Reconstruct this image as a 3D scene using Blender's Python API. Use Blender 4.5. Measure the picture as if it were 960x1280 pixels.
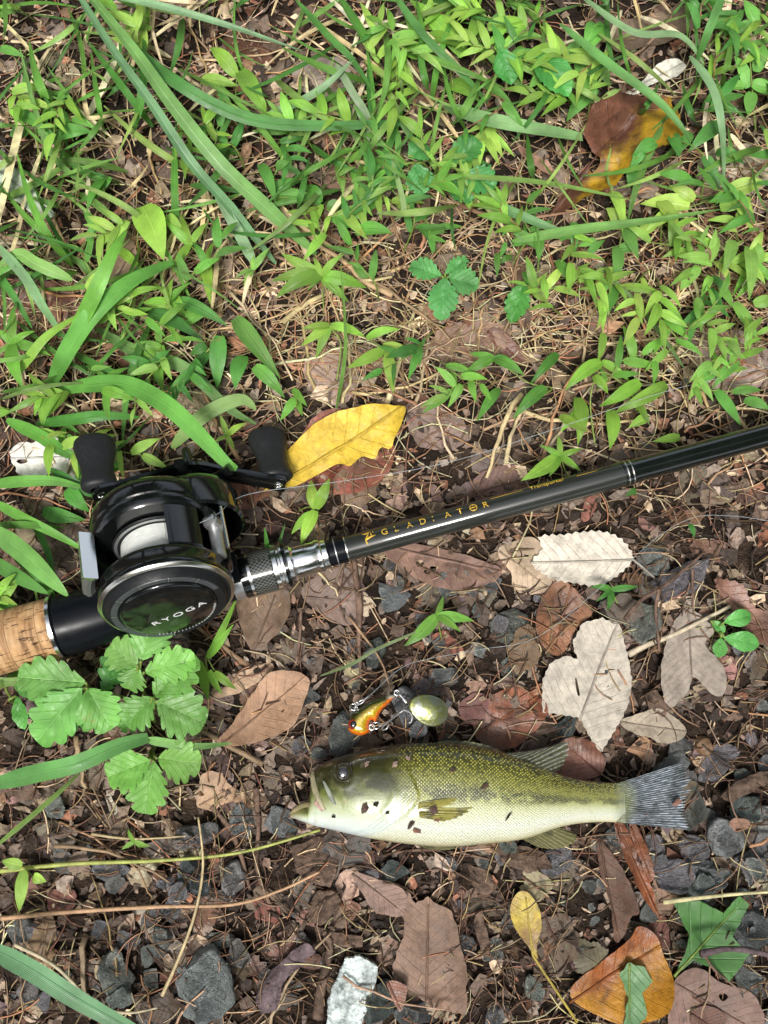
import bpy, bmesh, math, random
import numpy as np
from mathutils import Vector, Matrix, noise as mnoise
from mathutils.geometry import delaunay_2d_cdt

for o in list(bpy.data.objects):
    bpy.data.objects.remove(o)
scene = bpy.context.scene
COL = scene.collection
RNG = random.Random(7)
NR = np.random.default_rng(7)

# ------------------------------------------------------------------ camera
D = 0.50                      # distance from the lens to the ground in the middle of the view
TILT = math.radians(9)
FRAME_H = 0.48                # metres of ground over the picture height
cam_d = bpy.data.cameras.new('camera')
cam = bpy.data.objects.new('camera', cam_d)
COL.objects.link(cam)
cam_d.sensor_fit = 'VERTICAL'
cam_d.sensor_height = 36
cam_d.sensor_width = 27
cam_d.lens = 36 * D / FRAME_H
cam_d.clip_start = 0.01
cam_d.clip_end = 200
cam.location = (0, -D * math.sin(TILT), D * math.cos(TILT))
cam.rotation_euler = (TILT, 0, 0)
scene.camera = cam

# ------------------------------------------------------------------ light
SUN_EL, SUN_AZ = math.radians(66), math.radians(190)     # azimuth clockwise from +Y (top of the view)
world = bpy.data.worlds.new('World')
scene.world = world
world.use_nodes = True
wn = world.node_tree
wn.nodes.clear()
wo = wn.nodes.new('ShaderNodeOutputWorld')
wb = wn.nodes.new('ShaderNodeBackground')
ws = wn.nodes.new('ShaderNodeTexSky')
ws.sky_type = 'NISHITA'
ws.sun_disc = False
ws.sun_elevation = SUN_EL
ws.sun_rotation = SUN_AZ
ws.dust_density = 4.0
ws.air_density = 1.0
ws.ozone_density = 1.0
wh = wn.nodes.new('ShaderNodeHueSaturation')
wh.inputs['Saturation'].default_value = 0.5
wn.links.new(ws.outputs[0], wh.inputs['Color'])
wn.links.new(wh.outputs[0], wb.inputs[0])
wb.inputs[1].default_value = 0.085
wn.links.new(wb.outputs[0], wo.inputs[0])
sun_d = bpy.data.lights.new('sun', 'SUN')
sun_d.energy = 1.5
sun_d.angle = math.radians(13)
sun_d.color = (1.0, 0.975, 0.93)
sun = bpy.data.objects.new('sun', sun_d)
COL.objects.link(sun)
sdir = Vector((math.sin(SUN_AZ) * math.cos(SUN_EL), math.cos(SUN_AZ) * math.cos(SUN_EL), math.sin(SUN_EL)))
sun.rotation_euler = sdir.to_track_quat('Z', 'Y').to_euler()
sun.location = sdir * 3
scene.view_settings.view_transform = 'Standard'
scene.view_settings.look = 'None'
scene.view_settings.gamma = 1
scene.view_settings.use_curve_mapping = False
scene.view_settings.exposure = 1.52
scene.cycles.max_bounces = 4
scene.cycles.diffuse_bounces = 2
scene.cycles.glossy_bounces = 3
scene.cycles.transmission_bounces = 3

# ------------------------------------------------------------------ helpers
CAMP = np.array(cam.location[:])
_ct, _st = math.cos(TILT), math.sin(TILT)
def at(px, py, z=0.0):
    """point of the place seen at a position of the 960 x 1280 photograph, at height z"""
    k = FRAME_H / 1280 / D
    x, y = (px - 480) * k, (640 - py) * k
    d = np.array([x, y * _ct + _st, y * _st - _ct])
    t = (z - CAMP[2]) / d[2]
    return CAMP + d * t
def ats(pts, z=0.0):
    return np.array([at(p[0], p[1], z) for p in pts])
PX = FRAME_H / 1280           # metres per photograph pixel on the ground

def lin(h):
    h = h.lstrip('#')
    o = []
    for i in (0, 2, 4):
        c = int(h[i:i + 2], 16) / 255
        o.append(c / 12.92 if c <= 0.04045 else ((c + 0.055) / 1.055) ** 2.4)
    return tuple(o) + (1.0,)
def vary(c, s=0.12, rng=RNG):
    k = 1 + rng.uniform(-s, s)
    return tuple(max(0.003, min(0.95, x * k * (1 + rng.uniform(-s, s) * 0.4))) for x in c[:3]) + (1.0,)

def tag(o, label=None, cat=None, group=None, kind=None):
    if label: o['label'] = label
    if cat: o['category'] = cat
    if group: o['group'] = group
    if kind: o['kind'] = kind
    return o
def empty(name, loc, label, cat, group=None):
    o = bpy.data.objects.new(name, None)
    o.empty_display_size = 0.01
    COL.objects.link(o)
    o.location = loc
    return tag(o, label, cat, group)
def mesh_data(name, verts, faces, uvs=None, smooth=True, cols=None, attrs=None):
    me = bpy.data.meshes.new(name)
    verts = np.asarray(verts, dtype=float)
    me.from_pydata(verts.tolist(), [], [tuple(int(i) for i in f) for f in faces])
    if smooth:
        me.polygons.foreach_set('use_smooth', [True] * len(me.polygons))
    if uvs is not None:
        li = np.empty(len(me.loops), dtype=np.int32)
        me.loops.foreach_get('vertex_index', li)
        lay = me.uv_layers.new(name='UVMap')
        lay.data.foreach_set('uv', np.asarray(uvs, dtype=np.float32)[li].ravel())
    if cols is not None:
        ca = me.color_attributes.new('col', 'FLOAT_COLOR', 'POINT')
        c = np.ones((len(verts), 4), dtype=np.float32)
        c[:, :3] = np.asarray(cols)[:, :3]
        ca.data.foreach_set('color', c.ravel())
    if attrs:
        for k, a in attrs.items():
            at_ = me.attributes.new(k, 'FLOAT', 'POINT')
            at_.data.foreach_set('value', np.asarray(a, dtype=np.float32))
    me.update()
    return me
def mesh_obj(name, verts, faces, mat, parent=None, loc=None, color=None, **kw):
    """link one mesh object; world-space vertices are made local to loc (top level) or to the parent"""
    verts = np.asarray(verts, dtype=float)
    if parent is not None:
        if loc is None:
            inv = parent.matrix_basis.inverted()
            if parent.parent is not None:
                inv = (parent.parent.matrix_basis @ parent.matrix_basis).inverted()
            m = np.array(inv)
            verts = verts @ m[:3, :3].T + m[:3, 3]
            loc = (0, 0, 0)
    else:
        if loc is None:
            c = verts.mean(axis=0)
            loc = (c[0], c[1], verts[:, 2].min())
        verts = verts - np.array(loc)
    me = mesh_data(name, verts, faces, **kw)
    me.materials.append(mat)
    o = bpy.data.objects.new(name, me)
    COL.objects.link(o)
    o.location = loc
    if parent is not None: o.parent = parent
    if color is not None: o.color = color
    return o

# geometry pieces: each returns (verts, faces, uvs)
def join(parts):
    V, F, U, n = [], [], [], 0
    for v, f, u in parts:
        V.append(np.asarray(v)); U.append(np.asarray(u))
        F += [tuple(i + n for i in q) for q in f]
        n += len(v)
    return np.concatenate(V), F, np.concatenate(U)
def frame_for(d):
    d = np.asarray(d, float); d = d / np.linalg.norm(d)
    a = np.array([0, 0, 1.0]) if abs(d[2]) < 0.9 else np.array([1.0, 0, 0])
    e1 = np.cross(a, d); e1 /= np.linalg.norm(e1)
    return e1, np.cross(d, e1)
def tube(pts, rad, n=6, cap=True):
    pts = np.asarray(pts, float); m = len(pts)
    rad = np.full(m, rad) if np.isscalar(rad) else np.asarray(rad)
    tan = np.gradient(pts, axis=0)
    V, F, U = [], [], []
    L = np.concatenate([[0], np.cumsum(np.linalg.norm(np.diff(pts, axis=0), axis=1))])
    e1, e2 = frame_for(tan[0])
    for i in range(m):
        t = tan[i] / (np.linalg.norm(tan[i]) + 1e-12)
        e1 = e1 - t * e1.dot(t); e1 /= np.linalg.norm(e1) + 1e-12
        e2 = np.cross(t, e1)
        for j in range(n):
            a = 2 * math.pi * j / n
            V.append(pts[i] + rad[i] * (math.cos(a) * e1 + math.sin(a) * e2)); U.append((L[i], j / n))
    for i in range(m - 1):
        for j in range(n):
            k = (j + 1) % n
            F.append((i * n + j, i * n + k, (i + 1) * n + k, (i + 1) * n + j))
    if cap:
        F.append(tuple(range(n))[::-1]); F.append(tuple((m - 1) * n + j for j in range(n)))
    return np.array(V), F, np.array(U)
def lathe(prof, origin=(0, 0, 0), axis='z', n=64, a0=0, a1=2 * math.pi):
    """prof: (along axis, radius)"""
    full = abs(a1 - a0 - 2 * math.pi) < 1e-6
    m = n if full else n + 1
    V, F, U = [], [], []
    for t, r in prof:
        for j in range(m):
            a = a0 + (a1 - a0) * j / n
            c, s = r * math.cos(a), r * math.sin(a)
            p = (c, s, t) if axis == 'z' else (t, c, s)
            V.append(np.array(p) + np.array(origin)); U.append((t, a))
    for i in range(len(prof) - 1):
        for j in range(m if full else m - 1):
            k = (j + 1) % m
            q = (i * m + j, i * m + k, (i + 1) * m + k, (i + 1) * m + j)
            F.append(q)
    return np.array(V), F, np.array(U)
def box(mat, size, bev=0.0, seg=2):
    bm = bmesh.new()
    bmesh.ops.create_cube(bm, size=1.0, matrix=Matrix.Diagonal((*size, 1)))
    if bev > 0:
        bmesh.ops.bevel(bm, geom=list(bm.edges), offset=bev, segments=seg, profile=0.6, affect='EDGES')
    bm.verts.ensure_lookup_table()
    v = np.array([(mat @ x.co)[:] for x in bm.verts])
    f = [tuple(x.index for x in p.verts) for p in bm.faces]
    bm.free()
    return v, f, v[:, :2].copy()
def catmull(pts, per=8, closed=False):
    P = np.asarray(pts, float); n = len(P); out = []
    rng = range(n) if closed else range(n - 1)
    for i in rng:
        if closed: a, b, c, d = P[i - 1], P[i], P[(i + 1) % n], P[(i + 2) % n]
        else: a, b, c, d = P[max(i - 1, 0)], P[i], P[i + 1], P[min(i + 2, n - 1)]
        for k in range(per):
            t = k / per
            out.append(0.5 * (2 * b + (c - a) * t + (2 * a - 5 * b + 4 * c - d) * t * t + (3 * b - a - 3 * c + d) * t ** 3))
    if not closed: out.append(P[-1])
    return np.array(out)
def resample(P, step, closed=True):
    P = np.asarray(P, float)
    Q = np.vstack([P, P[:1]]) if closed else P
    s = np.concatenate([[0], np.cumsum(np.linalg.norm(np.diff(Q, axis=0), axis=1))])
    n = max(6, int(s[-1] / step))
    t = np.linspace(0, s[-1], n + 1)
    if closed: t = t[:-1]
    return np.stack([np.interp(t, s, Q[:, k]) for k in range(P.shape[1])], axis=1)
def inside(P, pts):
    P = np.asarray(P); x, y = pts[:, 0], pts[:, 1]
    r = np.zeros(len(pts), bool); j = len(P) - 1
    for i in range(len(P)):
        yi, yj = P[i, 1], P[j, 1]
        if yi != yj:
            c = ((yi > y) != (yj > y)) & (x < (P[j, 0] - P[i, 0]) * (y - yi) / (yj - yi) + P[i, 0])
            r ^= c
        j = i
    return r

# ------------------------------------------------------------------ height of what already lies there
HX0, HY0, HRES = -0.36, -0.42, 0.001
HNX, HNY = 720, 860
def fbm(x, y, seed, octs=4, f0=10.0, gain=0.5):
    """smooth value noise on arrays"""
    out = np.zeros_like(x, dtype=float); amp = 1.0
    for o in range(octs):
        r = np.random.default_rng(seed * 31 + o)
        tab = r.random((64, 64)) * 2 - 1
        fx, fy = x * f0, y * f0
        ix, iy = np.floor(fx).astype(int), np.floor(fy).astype(int)
        tx, ty = fx - ix, fy - iy
        tx, ty = tx * tx * (3 - 2 * tx), ty * ty * (3 - 2 * ty)
        g = lambda a, b: tab[a % 64, b % 64]
        out += amp * ((g(ix, iy) * (1 - tx) + g(ix + 1, iy) * tx) * (1 - ty) + (g(ix, iy + 1) * (1 - tx) + g(ix + 1, iy + 1) * tx) * ty)
        amp *= gain; f0 *= 2.03
    return out
def ground_z(x, y):
    x = np.asarray(x, float); y = np.asarray(y, float)
    fall = np.clip((0.9 - np.maximum(abs(x), abs(y))) / 0.4, 0, 1)
    return (0.0035 * fbm(x, y, 3, 3, 9.0) + 0.0016 * fbm(x, y, 5, 3, 60.0) - 0.002) * fall - 0.002
_gx, _gy = np.meshgrid(HX0 + (np.arange(HNX) + .5) * HRES, HY0 + (np.arange(HNY) + .5) * HRES)
H = ground_z(_gx, _gy)
def hs(x, y):
    i = np.clip(((np.asarray(x) - HX0) / HRES).astype(int), 0, HNX - 1)
    j = np.clip(((np.asarray(y) - HY0) / HRES).astype(int), 0, HNY - 1)
    return H[j, i]
def stamp(x, y, z):
    i = ((np.asarray(x) - HX0) / HRES).astype(int); j = ((np.asarray(y) - HY0) / HRES).astype(int)
    ok = (i >= 0) & (i < HNX) & (j >= 0) & (j < HNY)
    np.maximum.at(H, (j[ok], i[ok]), np.asarray(z)[ok])

# ------------------------------------------------------------------ materials
class NT:
    def __init__(s, name):
        s.m = bpy.data.materials.new(name); s.m.use_nodes = True
        s.t = s.m.node_tree; s.t.nodes.clear()
        s.out = s.t.nodes.new('ShaderNodeOutputMaterial')
    def n(s, typ, ins=None, **props):
        q = s.t.nodes.new('ShaderNode' + typ)
        for k, v in props.items(): setattr(q, k, v)
        if ins:
            for k, v in ins.items():
                i = q.inputs[k]
                if hasattr(v, 'is_linked') or isinstance(v, bpy.types.NodeSocket): s.t.links.new(v, i)
                else: i.default_value = v
        return q
    def math(s, op, a, b=0.0, c=None, clamp=False):
        q = s.n('Math', {0: a, 1: b} if c is None else {0: a, 1: b, 2: c}, operation=op); q.use_clamp = clamp
        return q.outputs[0]
    def noise(s, scale, vec=None, w=None, detail=3, rough=0.55, dist=0.0):
        ins = {'Scale': scale, 'Detail': detail, 'Roughness': rough, 'Distortion': dist}
        if vec is not None: ins['Vector'] = vec
        if w is not None: ins['W'] = w
        return s.n('TexNoise', ins, noise_dimensions='4D' if w is not None else '3D').outputs['Fac']
    def ramp(s, fac, stops, interp='LINEAR'):
        q = s.n('ValToRGB', {'Fac': fac}); e = q.color_ramp; e.interpolation = interp
        while len(e.elements) < len(stops): e.elements.new(0.5)
        for x, (p, c) in zip(e.elements, stops):
            x.position = p; x.color = c if len(c) == 4 else tuple(c) + (1,)
        return q.outputs[0]
    def maprange(s, v, a, b, c=0.0, d=1.0, smooth=True):
        q = s.n('MapRange', {0: v, 1: a, 2: b, 3: c, 4: d}, interpolation_type='SMOOTHSTEP' if smooth else 'LINEAR')
        return q.outputs[0]
    def mix(s, f, a, b, mode='MIX'):
        q = s.n('Mix', None, data_type='RGBA', blend_type=mode)
        for k, v in ((0, f), (6, a), (7, b)):
            if isinstance(v, bpy.types.NodeSocket): s.t.links.new(v, q.inputs[k])
            else: q.inputs[k].default_value = v
        return q.outputs[2]
    def scalecol(s, c, f):
        q = s.n('VectorMath', {0: c}, operation='SCALE'); s.t.links.new(f, q.inputs['Scale'])
        return q.outputs[0]
    def bump(s, h, strength=0.5, dist=0.001):
        return s.n('Bump', {'Height': h, 'Strength': strength, 'Distance': dist}).outputs[0]
    def pbsdf(s, color, rough=0.6, normal=None, metal=0.0, spec=0.5, **kw):
        q = s.n('BsdfPrincipled', {'Base Color': color, 'Roughness': rough, 'Metallic': metal, 'Specular IOR Level': spec})
        if normal is not None: s.t.links.new(normal, q.inputs['Normal'])
        for k, v in kw.items():
            i = q.inputs[k.replace('_', ' ')]
            if isinstance(v, bpy.types.NodeSocket): s.t.links.new(v, i)
            else: i.default_value = v
        return q.outputs[0]
    def done(s, sh):
        s.t.links.new(sh, s.out.inputs[0]); return s.m
    def trans(s, sh, col, f, normal=None):
        t = s.n('BsdfTranslucent', {'Color': col}).outputs[0]
        q = s.n('MixShader', {0: f}); s.t.links.new(sh, q.inputs[1]); s.t.links.new(t, q.inputs[2])
        return q.outputs[0]
    @property
    def obj(s): return s.n('TexCoord').outputs['Object']
    def info(s):
        q = s.n('ObjectInfo'); return q.outputs['Color'], q.outputs['Random']
    def uv(s):
        q = s.n('SeparateXYZ', {0: s.n('TexCoord').outputs['UV']}); return q.outputs[0], q.outputs[1]

def m_soil():
    t = NT('dark_leaf_soil'); c = t.obj
    n1, n2 = t.noise(60, c, detail=4, rough=.7), t.noise(420, c, detail=2, rough=.7)
    col = t.ramp(n1, [(.25, lin('#15110f')), (.5, lin('#2d231c')), (.7, lin('#483a2e')), (.9, lin('#5c5249'))])
    col = t.mix(t.maprange(n2, .5, .75, 0, .6), col, lin('#1a1310'))
    h = t.math('ADD', t.math('MULTIPLY', n1, 1.2), n2)
    return t.done(t.pbsdf(col, .9, t.bump(h, 1.0, .004), spec=.2))
def m_crumb():
    t = NT('leaf_crumb'); c = t.obj
    a = t.n('Attribute', attribute_name='col').outputs['Color']
    n1 = t.noise(500, c, detail=2, rough=.65)
    col = t.scalecol(a, t.maprange(n1, .25, .75, .65, 1.3))
    return t.done(t.pbsdf(col, .75, t.bump(n1, .6, .0008), spec=.3))
def dry_leaf(name, colB=None, side=0.0, spots=.4, amt=.5, rough=.6, veins=9.0, transl=.12, vein_light=1.25, scaleB=35, colC=None, bias=0.0):
    t = NT(name); c = t.obj; oc, rnd = t.info(); w = t.math('MULTIPLY', rnd, 40.0)
    u, v = t.uv(); v = t.math('SUBTRACT', v, 0.5); av = t.math('ABSOLUTE', v)
    nl = t.noise(45, c, w, 3, .6); nf = t.noise(260, c, w, 3, .7)
    base = oc
    if colB is not None:
        f = t.math('ADD', t.noise(scaleB, c, w, 5, .62), t.math('MULTIPLY', v, side))
        base = t.mix(t.maprange(f, .5 - .12 + bias, .5 + .12 + bias), oc, colB)
        if colC is not None:
            base = t.mix(t.maprange(t.noise(scaleB * 2.2, c, t.math('ADD', w, 7.0), 5, .65), .56, .68, 0, .9), base, colC)
    k = t.math('MULTIPLY', t.maprange(nl, .25, .75, 1 - amt * .55, 1 + amt * .5), t.maprange(nf, .25, .75, .72, 1.25))
    col = t.scalecol(base, k)
    ns = t.noise(130, c, t.math('ADD', w, 3.0), 3, .65)
    col = t.mix(t.maprange(ns, .54, .72, 0, spots * 1.2), col, lin('#2a1c14'))
    col = t.mix(t.maprange(t.noise(26, c, t.math('ADD', w, 11.0), 3, .7), .52, .70, 0, amt * .7), col, t.mix(1.0, col, (1.35, 1.3, 1.2, 1), 'MULTIPLY'))
    mid = t.maprange(av, .006, .016, 1, 0)
    x = t.math('FRACT', t.math('ADD', t.math('SUBTRACT', t.math('MULTIPLY', u, veins), t.math('MULTIPLY', av, veins * .85)), t.math('MULTIPLY', nl, 1.1)))
    sv = t.maprange(t.math('ABSOLUTE', t.math('SUBTRACT', x, .5)), .0, .06, 1, 0)
    vm = t.math('MAXIMUM', mid, t.math('MULTIPLY', sv, t.maprange(nl, .35, .65, .08, .5)))
    vn = t.scalecol(col, t.math('ADD', 1.0, 0.0)); vn = t.mix(1.0, col, (vein_light,) * 3 + (1,), 'MULTIPLY')
    col = t.mix(vm, col, vn)
    fine = t.n('TexVoronoi', {'Vector': c, 'Scale': 420.0}, feature='DISTANCE_TO_EDGE').outputs['Distance']
    h = t.math('ADD', t.math('ADD', t.math('MULTIPLY', nl, 2.0), t.math('MULTIPLY', nf, .45)), t.math('ADD', t.math('MULTIPLY', vm, .7), t.math('MULTIPLY', t.math('MINIMUM', fine, .15), .4)))
    sh = t.pbsdf(col, t.maprange(nf, .2, .8, rough - .12, rough + .12), t.bump(h, .7, .0012), spec=.4)
    return t.done(t.trans(sh, col, transl))
def green_leaf(name, veins='parallel', rough=.36, transl=.34, marks=.5):
    t = NT(name); c = t.obj; oc, rnd = t.info(); w = t.math('MULTIPLY', rnd, 40.0)
    u, v = t.uv(); v = t.math('SUBTRACT', v, 0.5); av = t.math('ABSOLUTE', v)
    nl = t.noise(60, c, w, 3, .6); nf = t.noise(500, c, w, 3, .6)
    col = t.scalecol(oc, t.maprange(nl, .25, .75, .72, 1.28))
    if veins == 'parallel':
        s = t.math('SINE', t.math('MULTIPLY', v, 95.0))
        pv = t.math('MULTIPLY', t.math('ADD', s, 1.0), .5)
        col = t.scalecol(col, t.maprange(pv, 0, 1, .92, 1.08))
        mid = t.maprange(av, .02, .05, 1, 0)
        h = t.math('ADD', t.math('MULTIPLY', pv, .3), t.math('ADD', t.math('MULTIPLY', mid, -.8), t.math('MULTIPLY', nf, .25)))
    else:
        mid = t.maprange(av, .006, .02, 1, 0)
        x = t.math('FRACT', t.math('SUBTRACT', t.math('MULTIPLY', u, 6.0), t.math('MULTIPLY', av, 6.0)))
        sv = t.maprange(t.math('ABSOLUTE', t.math('SUBTRACT', x, .5)), .0, .09, 1, 0)
        mid = t.math('MAXIMUM', mid, t.math('MULTIPLY', sv, .8))
        h = t.math('ADD', t.math('MULTIPLY', mid, -1.0), t.math('ADD', t.math('MULTIPLY', nf, .4), t.math('MULTIPLY', nl, 1.0)))
    col = t.mix(t.math('MULTIPLY', mid, .45), col, t.mix(1.0, col, (1.5, 1.3, 1.6, 1), 'MULTIPLY'))
    ns = t.noise(170, c, t.math('ADD', w, 5.0), 4, .6)
    col = t.mix(t.maprange(ns, .66, .74, 0, marks), col, lin('#9a8f3c'))
    col = t.mix(t.maprange(t.noise(240, c, t.math('ADD', w, 9.0), 3, .6), .71, .76, 0, marks), col, lin('#5a3a1e'))
    tc = t.mix(1.0, col, (1.12, 1.2, .7, 1), 'MULTIPLY')
    sh = t.pbsdf(col, t.maprange(nf, .3, .7, rough - .08, rough + .1), t.bump(h, .6, .0006), spec=.6)
    return t.done(t.trans(sh, tc, transl))
def m_straw():
    t = NT('dry_straw'); c = t.obj; oc, rnd = t.info(); w = t.math('MULTIPLY', rnd, 40.0)
    n = t.noise(180, c, w, 4, .6)
    col = t.scalecol(oc, t.maprange(n, .25, .75, .6, 1.3))
    return t.done(t.pbsdf(col, .6, t.bump(t.noise(900, c, w, 2), .4, .0004), spec=.4))
def m_strawstuff():
    t = NT('straw_mass'); c = t.obj
    a = t.n('Attribute', attribute_name='col').outputs['Color']
    col = t.scalecol(a, t.maprange(t.noise(300, c, detail=3), .25, .75, .7, 1.25))
    return t.done(t.pbsdf(col, .6, spec=.4))
def m_stone():
    t = NT('grey_stone'); c = t.obj; oc, rnd = t.info(); w = t.math('MULTIPLY', rnd, 60.0)
    n1, n2, n3 = t.noise(1.6, c, w, 2, .65), t.noise(9, c, w, 4, .75), t.noise(34, c, w, 2, .7)
    col = t.scalecol(oc, t.math('MULTIPLY', t.maprange(n1, .3, .7, .72, 1.2), t.math('MULTIPLY', t.maprange(n2, .3, .7, .6, 1.4), t.maprange(n3, .3, .7, .65, 1.35))))
    col = t.mix(t.maprange(t.noise(3.2, c, t.math('ADD', w, 4.0), 4, .72, .8), .58, .70, 0, .6), col, lin('#c6c8c0'))
    col = t.mix(t.maprange(t.noise(1.8, c, t.math('ADD', w, 8.0), 3, .7), .56, .68, 0, .55), col, lin('#5b4c3c'))
    h = t.math('ADD', t.math('MULTIPLY', n2, 1.6), t.math('MULTIPLY', n3, .6))
    return t.done(t.pbsdf(col, .75, t.bump(h, 1.0, .22), spec=.3))
def m_bark(name, a, b, rough=.8):
    t = NT(name); c = t.obj; oc, rnd = t.info()
    mp = t.n('Mapping', {'Vector': c, 'Scale': (1, 1, 1)}).outputs[0]
    n = t.noise(200, mp, detail=6, rough=.7); n2 = t.noise(60, mp, detail=4)
    col = t.ramp(n, [(.3, a), (.55, b), (.8, tuple(min(1, x * 1.3) for x in b[:3]) + (1,))])
    col = t.scalecol(col, t.maprange(n2, .3, .7, .75, 1.2))
    return t.done(t.pbsdf(col, rough, t.bump(t.math('ADD', n, n2), .9, .0015), spec=.25))
def plain(name, col, rough=.5, metal=0.0, spec=.5, nscale=0, namt=.15, bump=0.0, coat=0.0):
    t = NT(name); c = t.obj
    if nscale:
        n = t.noise(nscale, c, detail=4, rough=.6)
        cc = t.n('RGB'); cc.outputs[0].default_value = col
        k = t.scalecol(cc.outputs[0], t.maprange(n, .25, .75, 1 - namt, 1 + namt))
        r = t.maprange(n, .3, .7, max(.02, rough - .08), rough + .1)
        nm = t.bump(n, bump, .0004) if bump else None
        return t.done(t.pbsdf(k, r, nm, metal, spec, Coat_Weight=coat, Coat_Roughness=.06))
    return t.done(t.pbsdf(col, rough, None, metal, spec, Coat_Weight=coat, Coat_Roughness=.06))

M = dict(
    soil=m_soil(), crumb=m_crumb(), straw=m_straw(), strawstuff=m_strawstuff(), stone=m_stone(),
    dry=dry_leaf('dry_leaf'), pale=dry_leaf('pale_dry_leaf', spots=.15, amt=.28, rough=.7, veins=10, vein_light=.72, transl=.06),
    rust=dry_leaf('rust_leaf', lin('#66483a'), 0, .35, .5, .45, 8),
    yellow=dry_leaf('yellow_leaf', lin('#d9b83e'), 0, .12, .25, .5, 9, .2, .78, 30),
    duo=dry_leaf('half_yellow_leaf', lin('#a8841f'), -1.6, .6, .5, .5, 9, .15, .8, 60, bias=.1),
    orange=dry_leaf('orange_brown_leaf', lin('#b07a22'), -.6, .4, .45, .42, 8, .15, .85, 40, lin('#7c3f22')),
    wilt=dry_leaf('wilted_leaf', lin('#8d6a50'), 0, .5, .4, .5, 6, .15, 1.2, 50),
    green=green_leaf('grass_leaf'), blade=green_leaf('long_grass_blade', rough=.36, transl=.3, marks=.25),
    herb=green_leaf('herb_leaf', 'pinnate', .5, .3, .6), stem=plain('green_stem', lin('#6d8038'), .5, nscale=300, namt=.3),
    stemred=plain('reddish_stem', lin('#7a5a3c'), .55, nscale=300, namt=.3),
    twig=m_bark('twig_bark', lin('#3a2a22'), lin('#7a6355')), bark=m_bark('brown_bark', lin('#2c211b'), lin('#6d5a4d')),
    whitebark=m_bark('white_bark', lin('#6d7472'), lin('#cdd6d4')), root=m_bark('root_bark', lin('#3a2e30'), lin('#6f5f62'), .6),
)

# ------------------------------------------------------------------ ground sheet
def build_ground():
    far = [0.6, 0.75, 1.0, 1.5, 2.5, 4, 7, 12, 25, 60]
    xs = np.concatenate([[-f for f in far[::-1]], np.linspace(-.5, .5, 260), far])
    ys = np.concatenate([[-f for f in far[::-1]], np.linspace(-.5, .5, 260), far])
    X, Y = np.meshgrid(xs, ys)
    Z = ground_z(X, Y)
    nx, ny = len(xs), len(ys)
    V = np.stack([X.ravel(), Y.ravel(), Z.ravel()], 1)
    i = np.arange(ny - 1)[:, None] * nx + np.arange(nx - 1)[None, :]
    F = np.stack([i, i + 1, i + 1 + nx, i + nx], -1).reshape(-1, 4)
    o = mesh_obj('ground', V, F, M['soil'], loc=(0, 0, 0))
    tag(o, 'dark brown woodland soil under leaf crumbs, stones and grass', 'ground', kind='structure')
build_ground()

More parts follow.
